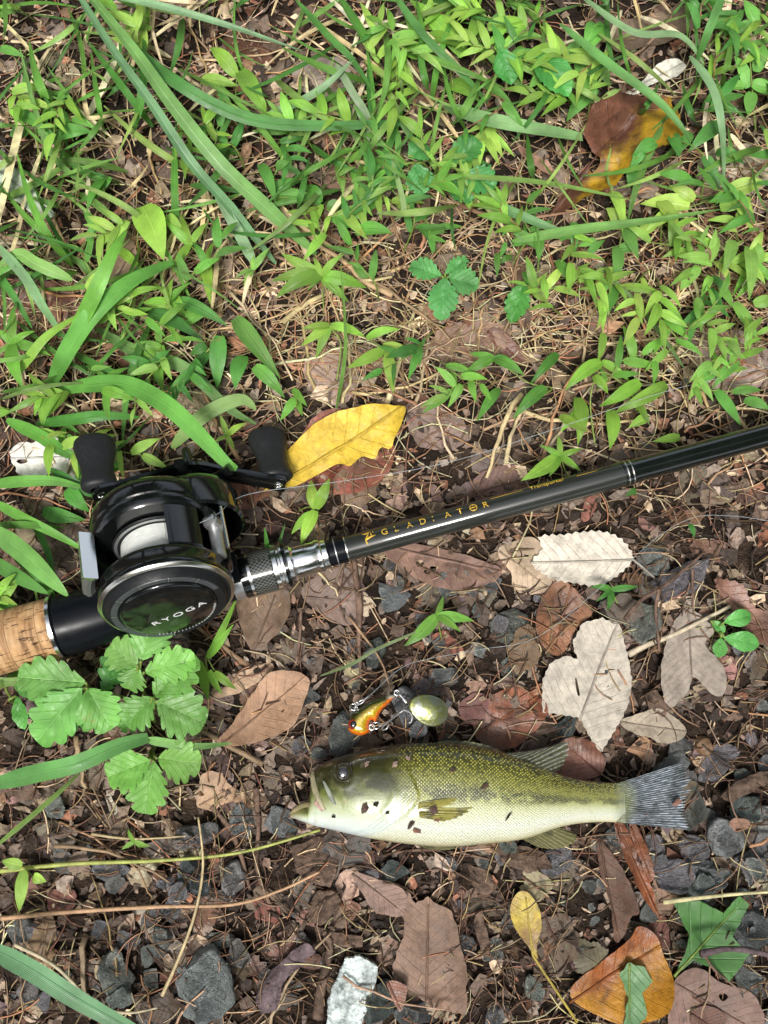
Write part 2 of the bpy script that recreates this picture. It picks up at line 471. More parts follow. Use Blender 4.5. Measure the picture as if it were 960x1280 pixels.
# ------------------------------------------------------------------ leaf crumbs nobody could count
PAL_DARK = [lin(c) for c in ('#4a403b', '#5d514b', '#6d605a', '#3a322f', '#80736c', '#574a44', '#6a5a52', '#7d6c64', '#453c39', '#8a7f79')]
PAL_LITE = [lin(c) for c in ('#8a7a6e', '#9a8a7c', '#7d6452', '#a0907f', '#856050', '#6b5a4e', '#b0a08a')]
def px_of(x, y):
    """rough photograph position of a ground point"""
    v = np.array([x, y, 0]) - CAMP if np.isscalar(x) else np.stack([x, y, 0 * x], -1) - CAMP
    yc = v[..., 1] * _ct + v[..., 2] * _st; zc = -v[..., 1] * _st + v[..., 2] * _ct
    k = D / FRAME_H * 1280
    return 480 + v[..., 0] / -zc * k, 640 - yc / -zc * k
def crumbs(name, n, s0, s1, zlo, zhi, label, seed, xr=.30, y0=-.36, y1=.37, lite=.25, up=.0012):
    r = np.random.default_rng(seed)
    x, y = r.uniform(-xr, xr, n), r.uniform(y0, y1, n)
    size = s0 + (s1 - s0) * r.random(n) ** 2.2
    k = 6
    ang = np.sort(r.random((n, k)), 1) * .6 + np.arange(k) / k * .9
    ang = ang * 2 * np.pi / 1.4
    rad = size[:, None] * r.uniform(.45, 1.15, (n, k))
    asp = r.uniform(.18, 1.0, n)
    lx, ly = rad * np.cos(ang), rad * np.sin(ang) * asp[:, None]
    lx = np.concatenate([np.zeros((n, 1)), lx], 1); ly = np.concatenate([np.zeros((n, 1)), ly], 1)
    lz = np.concatenate([np.zeros((n, 1)), r.normal(0, .22, (n, k)) * size[:, None]], 1)
    lz += (r.uniform(-.8, .9, n) / size)[:, None] * lx ** 2 * .5
    yaw = r.uniform(0, 2 * np.pi, n); tx, ty = r.normal(0, .42, n), r.normal(0, .42, n)
    cx, sx = np.cos(yaw)[:, None], np.sin(yaw)[:, None]
    gx, gy = lx * cx - ly * sx, lx * sx + ly * cx
    gz = lz + gx * tx[:, None] + gy * ty[:, None]
    z0 = hs(x, y) + r.uniform(zlo, zhi, n)
    V = np.stack([x[:, None] + gx, y[:, None] + gy, z0[:, None] + gz], -1).reshape(-1, 3)
    V[:, 2] = np.maximum(V[:, 2], ground_z(V[:, 0], V[:, 1]) + .0002)
    b = np.arange(n)[:, None] * (k + 1)
    F = np.concatenate([np.stack([b[:, 0], b[:, 0] + 1 + i, b[:, 0] + 1 + (i + 1) % k], 1) for i in range(k)])
    pal = np.array(PAL_DARK)[r.integers(0, len(PAL_DARK), n)]
    pl = np.array(PAL_LITE)[r.integers(0, len(PAL_LITE), n)]
    px, py = px_of(x, y)
    f = lite + .25 * (py < 620)
    c = np.where((r.random(n) < f)[:, None], pl, pal)[:, :3] * np.exp(r.normal(-.05, .42, n)).clip(.3, 2.1)[:, None]
    c = c * np.where(py > 600, .88, .98)[:, None] * np.array([1.06, 1.0, .90])
    cols = np.repeat(c, k + 1, 0)
    stamp(V[:, 0], V[:, 1], V[:, 2] - up)
    o = mesh_obj(name, V, F, M['crumb'], loc=(0, 0, 0), cols=cols, smooth=False)
    tag(o, label, 'leaf litter', kind='stuff')
crumbs('fine_leaf_litter', 24000, .0008, .0036, .0, .0025, 'fine crumbs of rotted brown leaves covering the soil', 11)

LANDMARKS = [(425, 560, 'the yellow leaf'), (205, 690, 'the reel'), (40, 790, 'the cork grip'), (390, 690, 'the silver rod nut'), (700, 615, 'the rod lettering'), (900, 555, 'the bare black rod blank'),
    (815, 1000, 'the tail fin'), (440, 990, 'the head of the fish'), (600, 1060, 'the belly of the fish'), (640, 935, 'the back of the fish'), (470, 895, 'the lure'), (727, 700, 'the white serrated leaf'),
    (740, 855, 'the big torn grey leaf'), (865, 820, 'the lobed grey-brown leaf'), (780, 1225, 'the orange leaf'), (440, 1240, 'the white bark chip'), (540, 1195, 'the upright brown leaf'),
    (890, 1170, 'the torn green leaf'), (770, 190, 'the brown and yellow leaf'), (240, 160, 'the long twin grass blades'), (45, 385, 'the flat red-brown leaf'), (555, 360, 'the serrated seedling'),
    (785, 418, 'the dark nut'), (80, 1235, 'the wide blue-green blade'), (150, 890, 'the serrated herb'), (330, 885, 'the pinkish leaf with rolled edge'), (250, 1228, 'the large wedge-shaped stone'),
    (925, 1050, 'the stone heap'), (550, 710, 'the spotted brown leaf'), (640, 775, 'the rounded dark grey stone'), (450, 155, 'the bent tip of the dark blade'), (820, 30, 'the curled grey-brown leaf'),
    (580, 60, 'the lush bright sprig'), (930, 200, 'the pale tan leaf'), (400, 345, 'the dense pale whorl'), (755, 490, 'the large bright sprig'), (240, 430, 'the dark leafy sprig'), (660, 1160, 'the wilted yellow leaf'),
    (30, 235, 'the pale grey-green leaf'), (880, 340, 'the tall broad-leaved sprig'), (170, 1090, 'the long yellow-green stalk'), (930, 760, 'the jagged red-brown leaf'), (110, 560, 'the white papery leaf'), (620, 450, 'the runner sprig')]
def near(px, py):
    return min(LANDMARKS, key=lambda l: (l[0] - px) ** 2 + (l[1] - py) ** 2)[2]

# ------------------------------------------------------------------ stones
def ico_dirs(sub):
    bm = bmesh.new(); bmesh.ops.create_icosphere(bm, subdivisions=sub, radius=1)
    v = np.array([x.co[:] for x in bm.verts]); f = [tuple(q.index for q in p.verts) for p in bm.faces]
    bm.free(); return v, f
ICO3, ICO4, ICO5 = ico_dirs(3), ico_dirs(4), ico_dirs(5)
def stone_shape(seed, ico, facets=9, rnd=.075):
    r = np.random.default_rng(seed); d, f = ico
    n = r.normal(size=(facets, 3)); n /= np.linalg.norm(n, axis=1)[:, None]
    n = np.vstack([n, [[r.normal(0, .15), r.normal(0, .15), 1.0]]]); n /= np.linalg.norm(n, axis=1)[:, None]
    h = np.concatenate([r.uniform(.55, .92, facets), [r.uniform(.55, .8)]])
    dots = d @ n.T
    rr = np.where(dots > .05, h[None] / np.maximum(dots, .05), 9.0)
    rr = np.concatenate([rr, np.full((len(d), 1), 1.35)], 1)
    p = 90.0
    rad = (rr ** -p).sum(1) ** (-1 / p)
    v = d * rad[:, None]
    nz = fbm(v[:, 0] + v[:, 2] * .7 + 5, v[:, 1] + v[:, 2] * .4 + 5, seed, 5, 2.6, .6)
    v = v * (1 + rnd * nz)[:, None]
    v[:, :2] /= np.abs(v[:, :2]).max(0)
    return v, f
STONES = [stone_shape(100 + i, ICO4, 5 + i % 6) for i in range(24)]
STONE_ME = []
for i, (v, f) in enumerate(STONES):
    me = mesh_data('stone', v, f); me.materials.append(M['stone']); STONE_ME.append(me)
SCOL = [lin(c) for c in ('#949a98', '#838b8c', '#a2a6a2', '#727c80', '#8a8f89', '#a6a59d', '#6c757a', '#97938a')]
def put_stone(px, py, w, h, label, group=None, rot=None, seed=None, col=None, flat=.6, hero=False, sink=.35, name='stone'):
    rg = random.Random(seed if seed is not None else int(px * 31 + py * 7))
    x, y, _ = at(px, py, .004)
    sx, sy = w * PX / 2, h * PX / 2
    sz = min(sx, sy) * flat * 1.2
    if hero:
        v, f = stone_shape(int(px + py * 3), ICO4, 6 + rg.randrange(5), .085)
        me = mesh_data('stone', v, f); me.materials.append(M['stone'])
    else:
        k = rg.randrange(len(STONE_ME)); me = STONE_ME[k]; v = STONES[k][0]
    o = bpy.data.objects.new(name, me); COL.objects.link(o)
    a = rg.uniform(-.4, .4) if rot is None else rot
    hb = float(np.median(hs(x + np.linspace(-sx, sx, 5) * .6, y + np.linspace(-sy, sy, 5) * .6)))
    z = hb + sz * (1 - 2 * sink)
    o.location = (x, y, z); o.scale = (sx, sy, sz); o.rotation_euler = (0, 0, a)
    o.color = vary(tuple(min(.55, x * (3.0 if hero else 2.2)) for x in np.array((col if col else rg.choice(SCOL))[:3]) @ np.array([[.6, .18, .18], [.25, .68, .25], [.12, .14, .55]]) * np.array([1.05, 1.0, .95])), .15, rg)
    ca, sa = math.cos(a), math.sin(a)
    vx, vy = v[:, 0] * sx, v[:, 1] * sy
    stamp(x + vx * ca - vy * sa, y + vx * sa + vy * ca, z + v[:, 2] * sz)
    # fill between vertices
    g = NR.uniform(-.85, .85, (400, 2)); g = g[(g ** 2).sum(1) < .75]
    stamp(x + g[:, 0] * sx, y + g[:, 1] * sy, z + sz * .8 * np.sqrt(np.maximum(0, 1 - (g ** 2).sum(1))))
    return tag(o, label, 'stone', group)
HERO_STONES = [
    (489, 746, 46, 40, 'squarish grey stone beside a thin twig below the rod', '#7f837e'),
    (640, 778, 60, 56, 'rounded dark grey stone beside the holed brown leaf', '#62665f'),
    (566, 728, 44, 36, 'grey stone lying under the spotted brown leaf', '#6f7470'),
    (858, 728, 92, 46, 'broad rough grey stone beside the bare twig', '#80847c'),
    (818, 700, 50, 40, 'pale grey stone touching the stem of the white serrated leaf', '#868983'),
    (795, 770, 62, 70, 'flat dusty grey stone under the forked twig', '#7c7671'),
    (146, 1222, 54, 68, 'tall grey stone with a pale face, its foot in dark litter', '#787b74'),
    (252, 1228, 78, 92, 'large blue-grey wedge-shaped stone with flat top', '#66747a'),
    (284, 1101, 44, 52, 'pale grey stone with rough crystalline face below a long pink stalk', '#a9b0aa'),
    (240, 1100, 42, 52, 'dark slate-blue stone crossed by a green stalk', '#525f68'),
    (140, 1092, 60, 30, 'flat pale blue-grey stone lying under the green stalk', '#84939a'),
    (244, 1045, 58, 34, 'flat light grey stone next to a frayed tan leaf', '#9aa3a3'),
    (210, 1145, 26, 30, 'small pale chip of stone under the pink stalk', '#99a4a6'),
    (303, 1027, 34, 42, 'blue-grey stone between twigs before the jaw of the fish', '#7a878e'),
    (347, 1030, 34, 40, 'blue-grey stone touching the lower jaw of the fish', '#7f8c92'),
    (912, 1042, 54, 58, 'angular grey stone with a flat face beside the tail fin', '#7d878b'),
    (942, 1082, 44, 54, 'pale speckled stone at the edge of the stone heap', '#8d989b'),
    (818, 1060, 36, 40, 'small pale blue-grey stone just below the tail fin', '#8f9ca0'),
    (842, 1100, 58, 44, 'rough brown and white stone above the torn green leaf', '#84827a'),
    (884, 1095, 56, 44, 'grey stone wedged between rough stones above the green leaf', '#777d7e'),
    (872, 1010, 32, 60, 'dark rough stone touching the tip of the tail fin', '#5c5d58'),
    (897, 965, 40, 32, 'smooth blue-grey stone above the tail fin', '#71808a'),
    (845, 955, 56, 40, 'pale blue-grey stone partly under the tail fin', '#8998a0'),
    (515, 893, 60, 70, 'long flat grey stone under the spinner blade', '#7e7f79'),
    (434, 916, 50, 60, 'smooth dark grey stone under the head of the lure', '#59605f'),
    (490, 1092, 40, 34, 'dark slate stone below the belly of the fish', '#55616a'),
    (555, 848, 40, 26, 'blue-grey stone lying behind the spinner blade', '#6d7d86'),
    (643, 832, 34, 32, 'blue-green stone under the holed brown leaf', '#667579'),
    (466, 815, 34, 40, 'dark stone between two twigs above the lure', '#515755'),
    (708, 908, 34, 40, 'dark smooth stone under the big grey leaf', '#4f585a'),
    (475, 1262, 46, 60, 'dark blue-green stone between white bark and brown leaf', '#48555a'),
    (528, 1270, 48, 36, 'dark stone tucked under the upright brown leaf', '#4b5254'),
    (938, 1170, 70, 60, 'dark slate stone behind the torn green leaf', '#566069'),
    (812, 1000, 40, 34, 'grey stone under the root of the tail fin', '#6f7a7e'),
    (700, 1080, 46, 44, 'blue-grey stone below the anal fin', '#6f7f86'),
    (640, 1070, 40, 30, 'brownish grey stone half under the belly of the fish', '#6a6862'),
    (120, 1165, 30, 24, 'small blue-green stone above the wide grass blade', '#6d8480'),
    (20, 1170, 40, 36, 'rounded grey stone beside the foot of the wide grass blade', '#757d7c'),
    (735, 1010, 30, 26, 'small dark stone by the tail root', '#5d676b'),
    (455, 985, 40, 30, 'grey stone under the head of the fish', '#6b6f6c'),
]
def hero_stones():
    for (px, py, w, h, lab, c) in HERO_STONES:
        put_stone(px, py, w, h, lab, col=lin(c), hero=True, flat=.62, sink=.2)
def beige_pebble():
    o = put_stone(362 + 421, 1044, 26, 36, 'beige conical pebble below the tail root of the fish', col=lin('#b5a58e'), hero=True, flat=.9, sink=.2)
def scatter_stones():
    rg = random.Random(21); pts = []
    zones = [((850, 970), (920, 1130), 60, (16, 50)), ((860, 960), (1100, 1260), 24, (16, 44)), ((560, 960), (690, 1280), 55, (10, 34)), ((330, 620), (690, 960), 34, (10, 30)),
             ((0, 420), (1000, 1280), 48, (10, 38)), ((420, 860), (1050, 1280), 42, (10, 38)), ((500, 960), (420, 560), 12, (8, 14)),
             ((960, 1080), (800, 1300), 24, (18, 44))]
    for xr, yr, n, sr in zones:
        for _ in range(n):
            px, py = rg.uniform(*xr), rg.uniform(*yr); s = rg.uniform(*sr)
            if any((px - a) ** 2 + (py - b) ** 2 < (.4 * (s + c)) ** 2 for a, b, c in pts): continue
            pts.append((px, py, s))
            big = s > 26; c = rg.choice(SCOL)
            lab = ('grey angular stone lying loose near ' if big else 'small grey pebble half buried near ') + near(px, py)
            put_stone(px, py, s, s * rg.uniform(.65, 1.1), lab, 'loose stones in the litter' if big else 'small pebbles in the litter',
                      seed=rg.random(), col=c, sink=.22, name='stone' if big else 'pebble', rot=rg.uniform(0, 3.1))

# ------------------------------------------------------------------ dry leaves
def serrate(P, step, amp, rg, tear=0.0):
    """dense outline with saw teeth of depth amp (metres) and torn unevenness"""
    P = resample(P, step / 2)
    c = np.roll(P, -1, 0) - np.roll(P, 1, 0)
    nrm = np.stack([c[:, 1], -c[:, 0]], 1); nrm /= np.linalg.norm(nrm, axis=1)[:, None] + 1e-9
    area = .5 * np.sum(P[:, 0] * np.roll(P[:, 1], -1) - np.roll(P[:, 0], -1) * P[:, 1])
    if area < 0: nrm = -nrm
    k = np.arange(len(P))
    off = amp * np.where(k % 2 == 0, .5, -.5)
    if tear:
        off = off + tear * np.array([mnoise.noise(Vector((p[0] * 260, p[1] * 260, rg.random() * .2))) for p in P])
    return P + nrm * off[:, None]
def leaf_sheet(P, mid, rg, spacing, curl=0.0, bend=0.0, rumple=.0012, lift=0.0, holes=(), fold=0.0, pct=80, drape=True, relief=.0004, zfun=None, edge=.0032):
    """P outline (metres), mid = (base, tip); returns verts, tris, uvs resting on what lies below"""
    P = np.asarray(P)[:, :2]; b, t = np.asarray(mid[0])[:2], np.asarray(mid[1])[:2]
    Lm = np.linalg.norm(t - b); d = (t - b) / Lm; e = np.array([-d[1], d[0]])
    lo, hi = P.min(0), P.max(0)
    gx = np.arange(lo[0], hi[0], spacing); gy = np.arange(lo[1], hi[1], spacing * .87)
    pts = np.array([(x + (j % 2) * spacing / 2, y) for j, y in enumerate(gy) for x in gx])
    if len(pts):
        pts = pts + np.array([[rg.uniform(-.2, .2) * spacing, rg.uniform(-.2, .2) * spacing] for _ in pts])
        pts = pts[inside(P, pts)]
    ml = np.array([b + (t - b) * k for k in np.linspace(.02, .98, max(3, int(Lm / spacing)))])
    ml = ml[inside(P, ml)]
    allp = np.vstack([P, pts, ml]) if len(pts) else np.vstack([P, ml])
    ed = [(i, (i + 1) % len(P)) for i in range(len(P))]
    for hpoly in holes:
        n0 = len(allp); allp = np.vstack([allp, hpoly]); ed += [(n0 + i, n0 + (i + 1) % len(hpoly)) for i in range(len(hpoly))]
    r = delaunay_2d_cdt([Vector(p) for p in allp], ed, [], 1, 1e-7)
    V2 = np.array([v[:] for v in r[0]]); F = [tuple(f) for f in r[2]]
    cen = np.array([V2[list(f)].mean(0) for f in F])
    ok = inside(P, cen)
    for hpoly in holes: ok &= ~inside(np.asarray(hpoly), cen)
    F = [f for f, k in zip(F, ok) if k]
    used = sorted({i for f in F for i in f}); mp = {i: k for k, i in enumerate(used)}
    V2 = V2[used]; F = [tuple(mp[i] for i in f) for f in F]
    F = [f if np.cross(V2[f[1]] - V2[f[0]], V2[f[2]] - V2[f[0]]) > 0 else f[::-1] for f in F]
    u = (V2 - b) @ d / Lm; v = (V2 - b) @ e / Lm
    sd = rg.randrange(1000)
    s = curl * v ** 2 * Lm + bend * (u - .5) ** 2 * Lm + fold * np.abs(v) * Lm
    s = s + rumple * fbm(V2[:, 0] + 3, V2[:, 1] + 3, sd, 3, 70.0) - relief * np.exp(-(v / .02) ** 2)
    x = (u * 9 - np.abs(v) * 8) % 1.0
    s = s - relief * .7 * np.exp(-((x - .5) / .12) ** 2)
    if zfun is not None: s = s + zfun(u, v) * Lm
    de = np.sqrt(((V2[:, None] - P[None, ::2]) ** 2).sum(-1)).min(1)
    ew = np.clip(1 - de / max(.004, .10 * Lm), 0, 1) ** 2
    s = s + edge * ew * np.clip(.35 + 1.3 * fbm(V2[:, 0] + 7, V2[:, 1] + 7, sd + 1, 2, 55.0), -.3, 1.4) * min(1, Lm / .03)
    hb = hs(V2[:, 0], V2[:, 1])
    z = s + np.percentile(hb - s, pct) + lift
    if drape:
        z = np.maximum(z, hb + .0003)
        nb = [[] for _ in V2]
        for f in F:
            for i in range(3): nb[f[i]] += [f[(i + 1) % 3], f[(i + 2) % 3]]
        for _ in range(3):
            z2 = np.array([z[n].mean() if n else z[i] for i, n in enumerate(nb)])
            z = np.maximum(.45 * z + .55 * z2, hb + .0001)
    V = np.column_stack([V2, z])
    # remember what now lies on top
    gx = np.arange(lo[0], hi[0], HRES); gy = np.arange(lo[1], hi[1], HRES)
    G = np.stack(np.meshgrid(gx, gy), -1).reshape(-1, 2)
    if len(G):
        G = G[inside(P, G)]
        if len(G):
            idx = np.argmin(((G[:, None, :] - V2[None]) ** 2).sum(-1), 1) if len(G) * len(V2) < 4e6 else NR.integers(0, len(V2), len(G))
            stamp(G[:, 0], G[:, 1], z[idx] + .0002)
    return V, F, np.column_stack([u, v + .5])
LN = [0]
def leaf(pts, mid, color, mat, label, cat='leaf', name='dry_leaf', teeth=0, tear=.0006, smooth_outline=True, z=.006, group=None,
         holes=(), petiole=None, spacing=.0026, **kw):
    LN[0] += 1
    rg = random.Random(LN[0] * 77)
    P = ats(pts, z)[:, :2]
    if smooth_outline: P = catmull(P, 5, True)
    P = serrate(P, .0036 if teeth else .0022, teeth, rg, tear)
    b, t = at(*mid[0], z), at(*mid[1], z)
    hp = [catmull(ats(h, z)[:, :2], 3, True) for h in holes]
    V, F, U = leaf_sheet(P, (b, t), rg, spacing, holes=hp, **kw)
    o = mesh_obj(name, V, F, M[mat], uvs=U, color=lin(color) if isinstance(color, str) else color)
    tag(o, label, cat, group)
    # midrib standing proud on the underside/upper side, with the stalk
    n = 14
    line = np.array([b + (t - b) * k for k in np.linspace(0.0, .93, n)])
    if petiole is not None:
        pe = ats([petiole], z)
        line = np.vstack([np.array([pe[0] + (b - pe[0]) * k for k in (0, .35, .7)]), line])
    zz = []
    for q in line:
        dd = ((V[:, :2] - q[:2]) ** 2).sum(1); i = dd.argmin()
        zz.append(V[i, 2] if dd[i] < .006 ** 2 else max(hs(q[0], q[1]), V[:, 2].min()) + .001)
    line[:, 2] = np.array(zz) + .0001
    m = len(line)
    rad = np.linspace(.00065, .0002, m)
    tv, tf, tu = tube(line, rad, 5)
    mesh_obj('midrib', tv, tf, M['dry'] if mat not in ('green', 'herb', 'blade') else M['stem'], parent=o, uvs=tu * 0 + .3,
             color=tuple(x * .72 for x in o.color[:3]) + (1,))
    return o
FRAG = [('#6f6057', 'greyish brown'), ('#85695c', 'pinkish brown'), ('#54443c', 'dark brown'), ('#745040', 'rust brown'),
        ('#9c8c7a', 'tan'), ('#6a5e5c', 'purplish grey'), ('#5d4e46', 'dark brown'), ('#79695f', 'greyish brown')]
def random_outline(cx, cy, L, W, ang, rg, torn=True):
    """a lanceolate or torn leaf outline round a centre, metres"""
    n = 9; up, dn = [], []
    for i in range(n + 1):
        u = i / n
        w = W * math.sin(math.pi * u ** rg.uniform(.8, .95)) ** .8 if 0 < u < 1 else 0
        up.append((L * (u - .5), w * rg.uniform(.85, 1.1) / 2)); dn.append((L * (u - .5), -w * rg.uniform(.85, 1.1) / 2))
    P = np.array(up + dn[-2:0:-1])
    if torn:
        c = rg.uniform(-.25, .35) * L
        if rg.random() < .6: P[:, 0] = np.minimum(P[:, 0], c + .25 * L + .1 * L * np.sin(P[:, 1] / W * 9 + rg.random() * 6))
    ca, sa = math.cos(ang), math.sin(ang)
    Q = np.stack([cx + P[:, 0] * ca - P[:, 1] * sa, cy + P[:, 0] * sa + P[:, 1] * ca], 1)
    keep = [0]
    for i in range(1, len(Q)):
        if np.linalg.norm(Q[i] - Q[keep[-1]]) > .0006: keep.append(i)
    Q = Q[keep]
    b = np.array([cx - L / 2 * ca, cy - L / 2 * sa]); t = np.array([cx + L / 2 * ca, cy + L / 2 * sa])
    return Q, b, t
def scatter_fragments(k0, k1):
    rg = random.Random(5 + k0)
    for k in range(k0, k1):
        if k % 10 < 7: px, py = rg.uniform(-60, 1020), rg.uniform(560, 1330)
        else: px, py = rg.uniform(-60, 1020), rg.uniform(-40, 600)
        x, y, _ = at(px, py, .003)
        L = rg.uniform(.010, .026) * (1.3 if rg.random() < .3 else 1); W = L * rg.uniform(.35, .7)
        P, b, t = random_outline(x, y, L, W, rg.uniform(0, 6.28), rg)
        P = serrate(P, .0019, rg.choice([0, 0, .0005]), rg, .0016)
        hexc, nm = rg.choice(FRAG)
        big = L > .02
        V, F, U = leaf_sheet(P, (b, t), rg, .0034 if big else .0028, curl=rg.uniform(-.6, .9), bend=rg.uniform(-.3, .5), rumple=.0011, pct=rg.uniform(55, 85), lift=rg.uniform(0, .0006))
        o = mesh_obj('leaf_fragment', V, F, M['rust' if 'rust' in nm else 'dry'], uvs=U, color=vary(tuple(np.array(lin(hexc)[:3]) * np.array([.92, .93, .80])), .22, rg))
        sz = 'larger' if big else 'small'
        tag(o, '%s torn %s piece of dead leaf near %s' % (sz, nm, near(px, py)), 'leaf', 'torn %s leaf pieces, %s' % (nm, sz))
crumbs('coarse_leaf_litter', 8500, .0022, .0072, .0002, .0026, 'torn pieces of rotted brown leaves lying loose over the soil', 12, lite=.3)
scatter_fragments(0, 225)
def fragment_mass(n=300):
    rg = random.Random(77); parts, cols = [], []
    for k in range(n):
        px, py = (rg.uniform(-60, 1020), rg.uniform(600, 1330)) if k % 5 else (rg.uniform(-60, 1020), rg.uniform(-40, 600))
        x, y, _ = at(px, py, .003); L = rg.uniform(.007, .017); W = L * rg.uniform(.35, .75)
        P, b, t = random_outline(x, y, L, W, rg.uniform(0, 6.28), rg)
        P = serrate(P, .002, 0, rg, .0016)
        V, F, U = leaf_sheet(P, (b, t), rg, .0036, curl=rg.uniform(-.6, 1.0), bend=rg.uniform(-.3, .6), rumple=.0012, pct=rg.uniform(55, 85))
        parts.append((V, F, U)); c = vary(lin(rg.choice(FRAG)[0]), .3, rg); cols += [c] * len(V)
    V, F, U = join(parts)
    tag(mesh_obj('leaf_flake_litter', V, F, M['crumb'], uvs=U, cols=np.array(cols), loc=(0, 0, 0)), 'small flakes of dead leaves matted over the soil', 'leaf litter', kind='stuff')
fragment_mass()
hero_stones()
beige_pebble()
scatter_stones()
scatter_fragments(225, 300)

# ------------------------------------------------------------------ dead twigs and straw below the leaves
def lie(pts, rad, soft=.6):
    """rest a polyline of (x, y) on what lies below"""
    P = np.asarray(pts)[:, :2]
    hb = hs(P[:, 0], P[:, 1]) + rad
    t = np.linspace(0, 1, len(P))
    c = np.polyfit(t, hb, 1); line = np.polyval(c, t)
    line = line + max(0, np.percentile(hb - line, 80)) * soft
    return np.column_stack([P, line])
def stick(pxpts, w, mat, label, cat, name, color=None, group=None, taper=.5, n=6, knots=0, soft=.6, lift=0.0):
    P = catmull(ats(pxpts, .006)[:, :2], 8)
    V = lie(P, w * PX / 2, soft); V[:, 2] += lift
    rad = np.linspace(1, taper, len(P)) * w * PX / 2
    if knots:
        r = np.random.default_rng(int(sum(pxpts[0])))
        k_ = np.linspace(0, 1, len(P)); q_ = np.linspace(0, 1, max(4, len(P) // 4)); rad = rad * (1 + np.interp(k_, q_, r.normal(0, .13, len(q_)))); V = V + np.stack([np.interp(k_, q_, r.normal(0, w * PX * .10, len(q_))) for _ in range(3)], 1)
    tv, tf, tu = tube(V, rad, n)
    stamp(V[:, 0], V[:, 1], V[:, 2] + rad)
    o = mesh_obj(name, tv, tf, M[mat], uvs=tu, color=color)
    return tag(o, label, cat, group)
stick([(440, 700), (447, 745), (448, 800), (452, 845)], 9, 'twig', 'straight brown twig lying beside the squarish grey stone', 'twig', 'twig', knots=1, n=7)
stick([(318, 985), (322, 1030), (318, 1075), (330, 1120), (342, 1140)], 8, 'twig', 'bent grey twig pointing at the jaw of the fish', 'twig', 'twig', knots=1, n=7)
stick([(262, 1010), (282, 1035), (300, 1075), (312, 1115)], 9, 'twig', 'dark brown twig between two blue-grey stones', 'twig', 'twig', knots=1, n=7)
stick([(395, 1280), (402, 1230), (412, 1180), (405, 1170)], 13, 'bark', 'thick brown stick beside the white bark', 'stick', 'stick', knots=1, n=8)
stick([(430, 700), (425, 760), (455, 810)], 4, 'twig', 'thin brown twig crossing the litter below the rod nut', 'twig', 'twig', n=5)
stick([(540, 655), (600, 640), (690, 640)], 4, 'twig', 'reddish rootlet running behind the rod', 'rootlet', 'rootlet', n=5, color=None)
stick([(470, 1075), (520, 1066), (580, 1070), (640, 1085)], 4, 'twig', 'thin dark twig curving below the belly of the fish', 'twig', 'twig', n=5)
stick([(375, 760), (368, 830), (340, 850)], 5, 'twig', 'dark twig beside the pinkish leaf with rolled edge', 'twig', 'twig', n=5)
def chip(pts, mid, mat, label, thick=.003, lift=.003, rumple=.0012, curl=-.5, grain=.0008, name='bark_piece', spacing=.0016):
    rg = random.Random(int(pts[0][0] * 3 + pts[0][1]))
    P = serrate(ats(pts, .006)[:, :2], .0018, 0, rg, .0010)
    b, t = at(*mid[0]), at(*mid[1])
    V, F, U = leaf_sheet(P, (b, t), rg, spacing, curl=curl, rumple=rumple, lift=lift, drape=False)
    V[:, 2] += grain * np.abs(fbm(U[:, 0] * .12 + 4, U[:, 1] * .8 + 4, int(pts[0][0]), 3, 22.0))
    n = len(V); B = V.copy(); B[:, 2] -= thick
    cnt = {(f[i], f[(i + 1) % 3]) for f in F for i in range(3)}
    side = [(b_, a_, a_ + n, b_ + n) for (a_, b_) in cnt if (b_, a_) not in cnt]
    o = mesh_obj(name, np.vstack([V, B]), F + [tuple(i + n for i in f[::-1]) for f in F] + side, M[mat], uvs=np.vstack([U, U]), smooth=False)
    return tag(o, label, 'bark')
chip([(392, 1160), (415, 1168), (452, 1176), (454, 1190), (425, 1188), (396, 1180)], ((392, 1168), (454, 1184)), 'bark', 'short thick bark piece lying across the stick')
chip([(384, 1132), (398, 1116), (418, 1114), (428, 1128), (420, 1146), (400, 1160), (386, 1150)], ((386, 1140), (428, 1125)), 'bark', 'knotty chunk of brown bark beside the lilac leaf', thick=.006, lift=.005)
chip([(903, 996), (920, 978), (948, 966), (985, 958), (988, 974), (950, 985), (915, 1004)], ((905, 1000), (985, 965)), 'bark', 'broken strip of brown bark above the stone heap', lift=.005)
chip([(594, 1146), (604, 1142), (612, 1172), (616, 1196), (604, 1200), (598, 1176)], ((600, 1145), (610, 1198)), 'bark', 'stub of pale rotten wood right of the upright brown leaf')
chip([(318, 1250), (330, 1225), (352, 1205), (366, 1190), (382, 1178), (394, 1190), (380, 1205), (362, 1218), (352, 1236), (346, 1264), (328, 1268)], ((330, 1266), (390, 1182)), 'root', 'smooth purplish curled bark arching out of the litter', curl=-1.6, lift=.006, thick=.002, grain=.0003)
chip([(362, 1060), (392, 1048), (418, 1052), (424, 1082), (412, 1110), (388, 1104), (370, 1090)], ((364, 1070), (420, 1095)), 'bark', 'flat dark wood piece below the throat of the fish', grain=.0005, lift=.001)
chip([(622, 1062), (650, 1058), (684, 1068), (690, 1085), (660, 1092), (628, 1080)], ((622, 1066), (690, 1080)), 'bark', 'dark flake of rotten wood under the belly of the fish', lift=.001)
chip([(588, 1086), (612, 1092), (624, 1116), (606, 1128), (590, 1110)], ((590, 1088), (618, 1122)), 'bark', 'small dark flake of rotten wood below the belly of the fish', lift=.001)
chip([(806, 868), (822, 862), (838, 884), (832, 896), (814, 890)], ((806, 868), (836, 892)), 'bark', 'small grey-brown wood chip between the two hanging grey leaves', lift=.002)
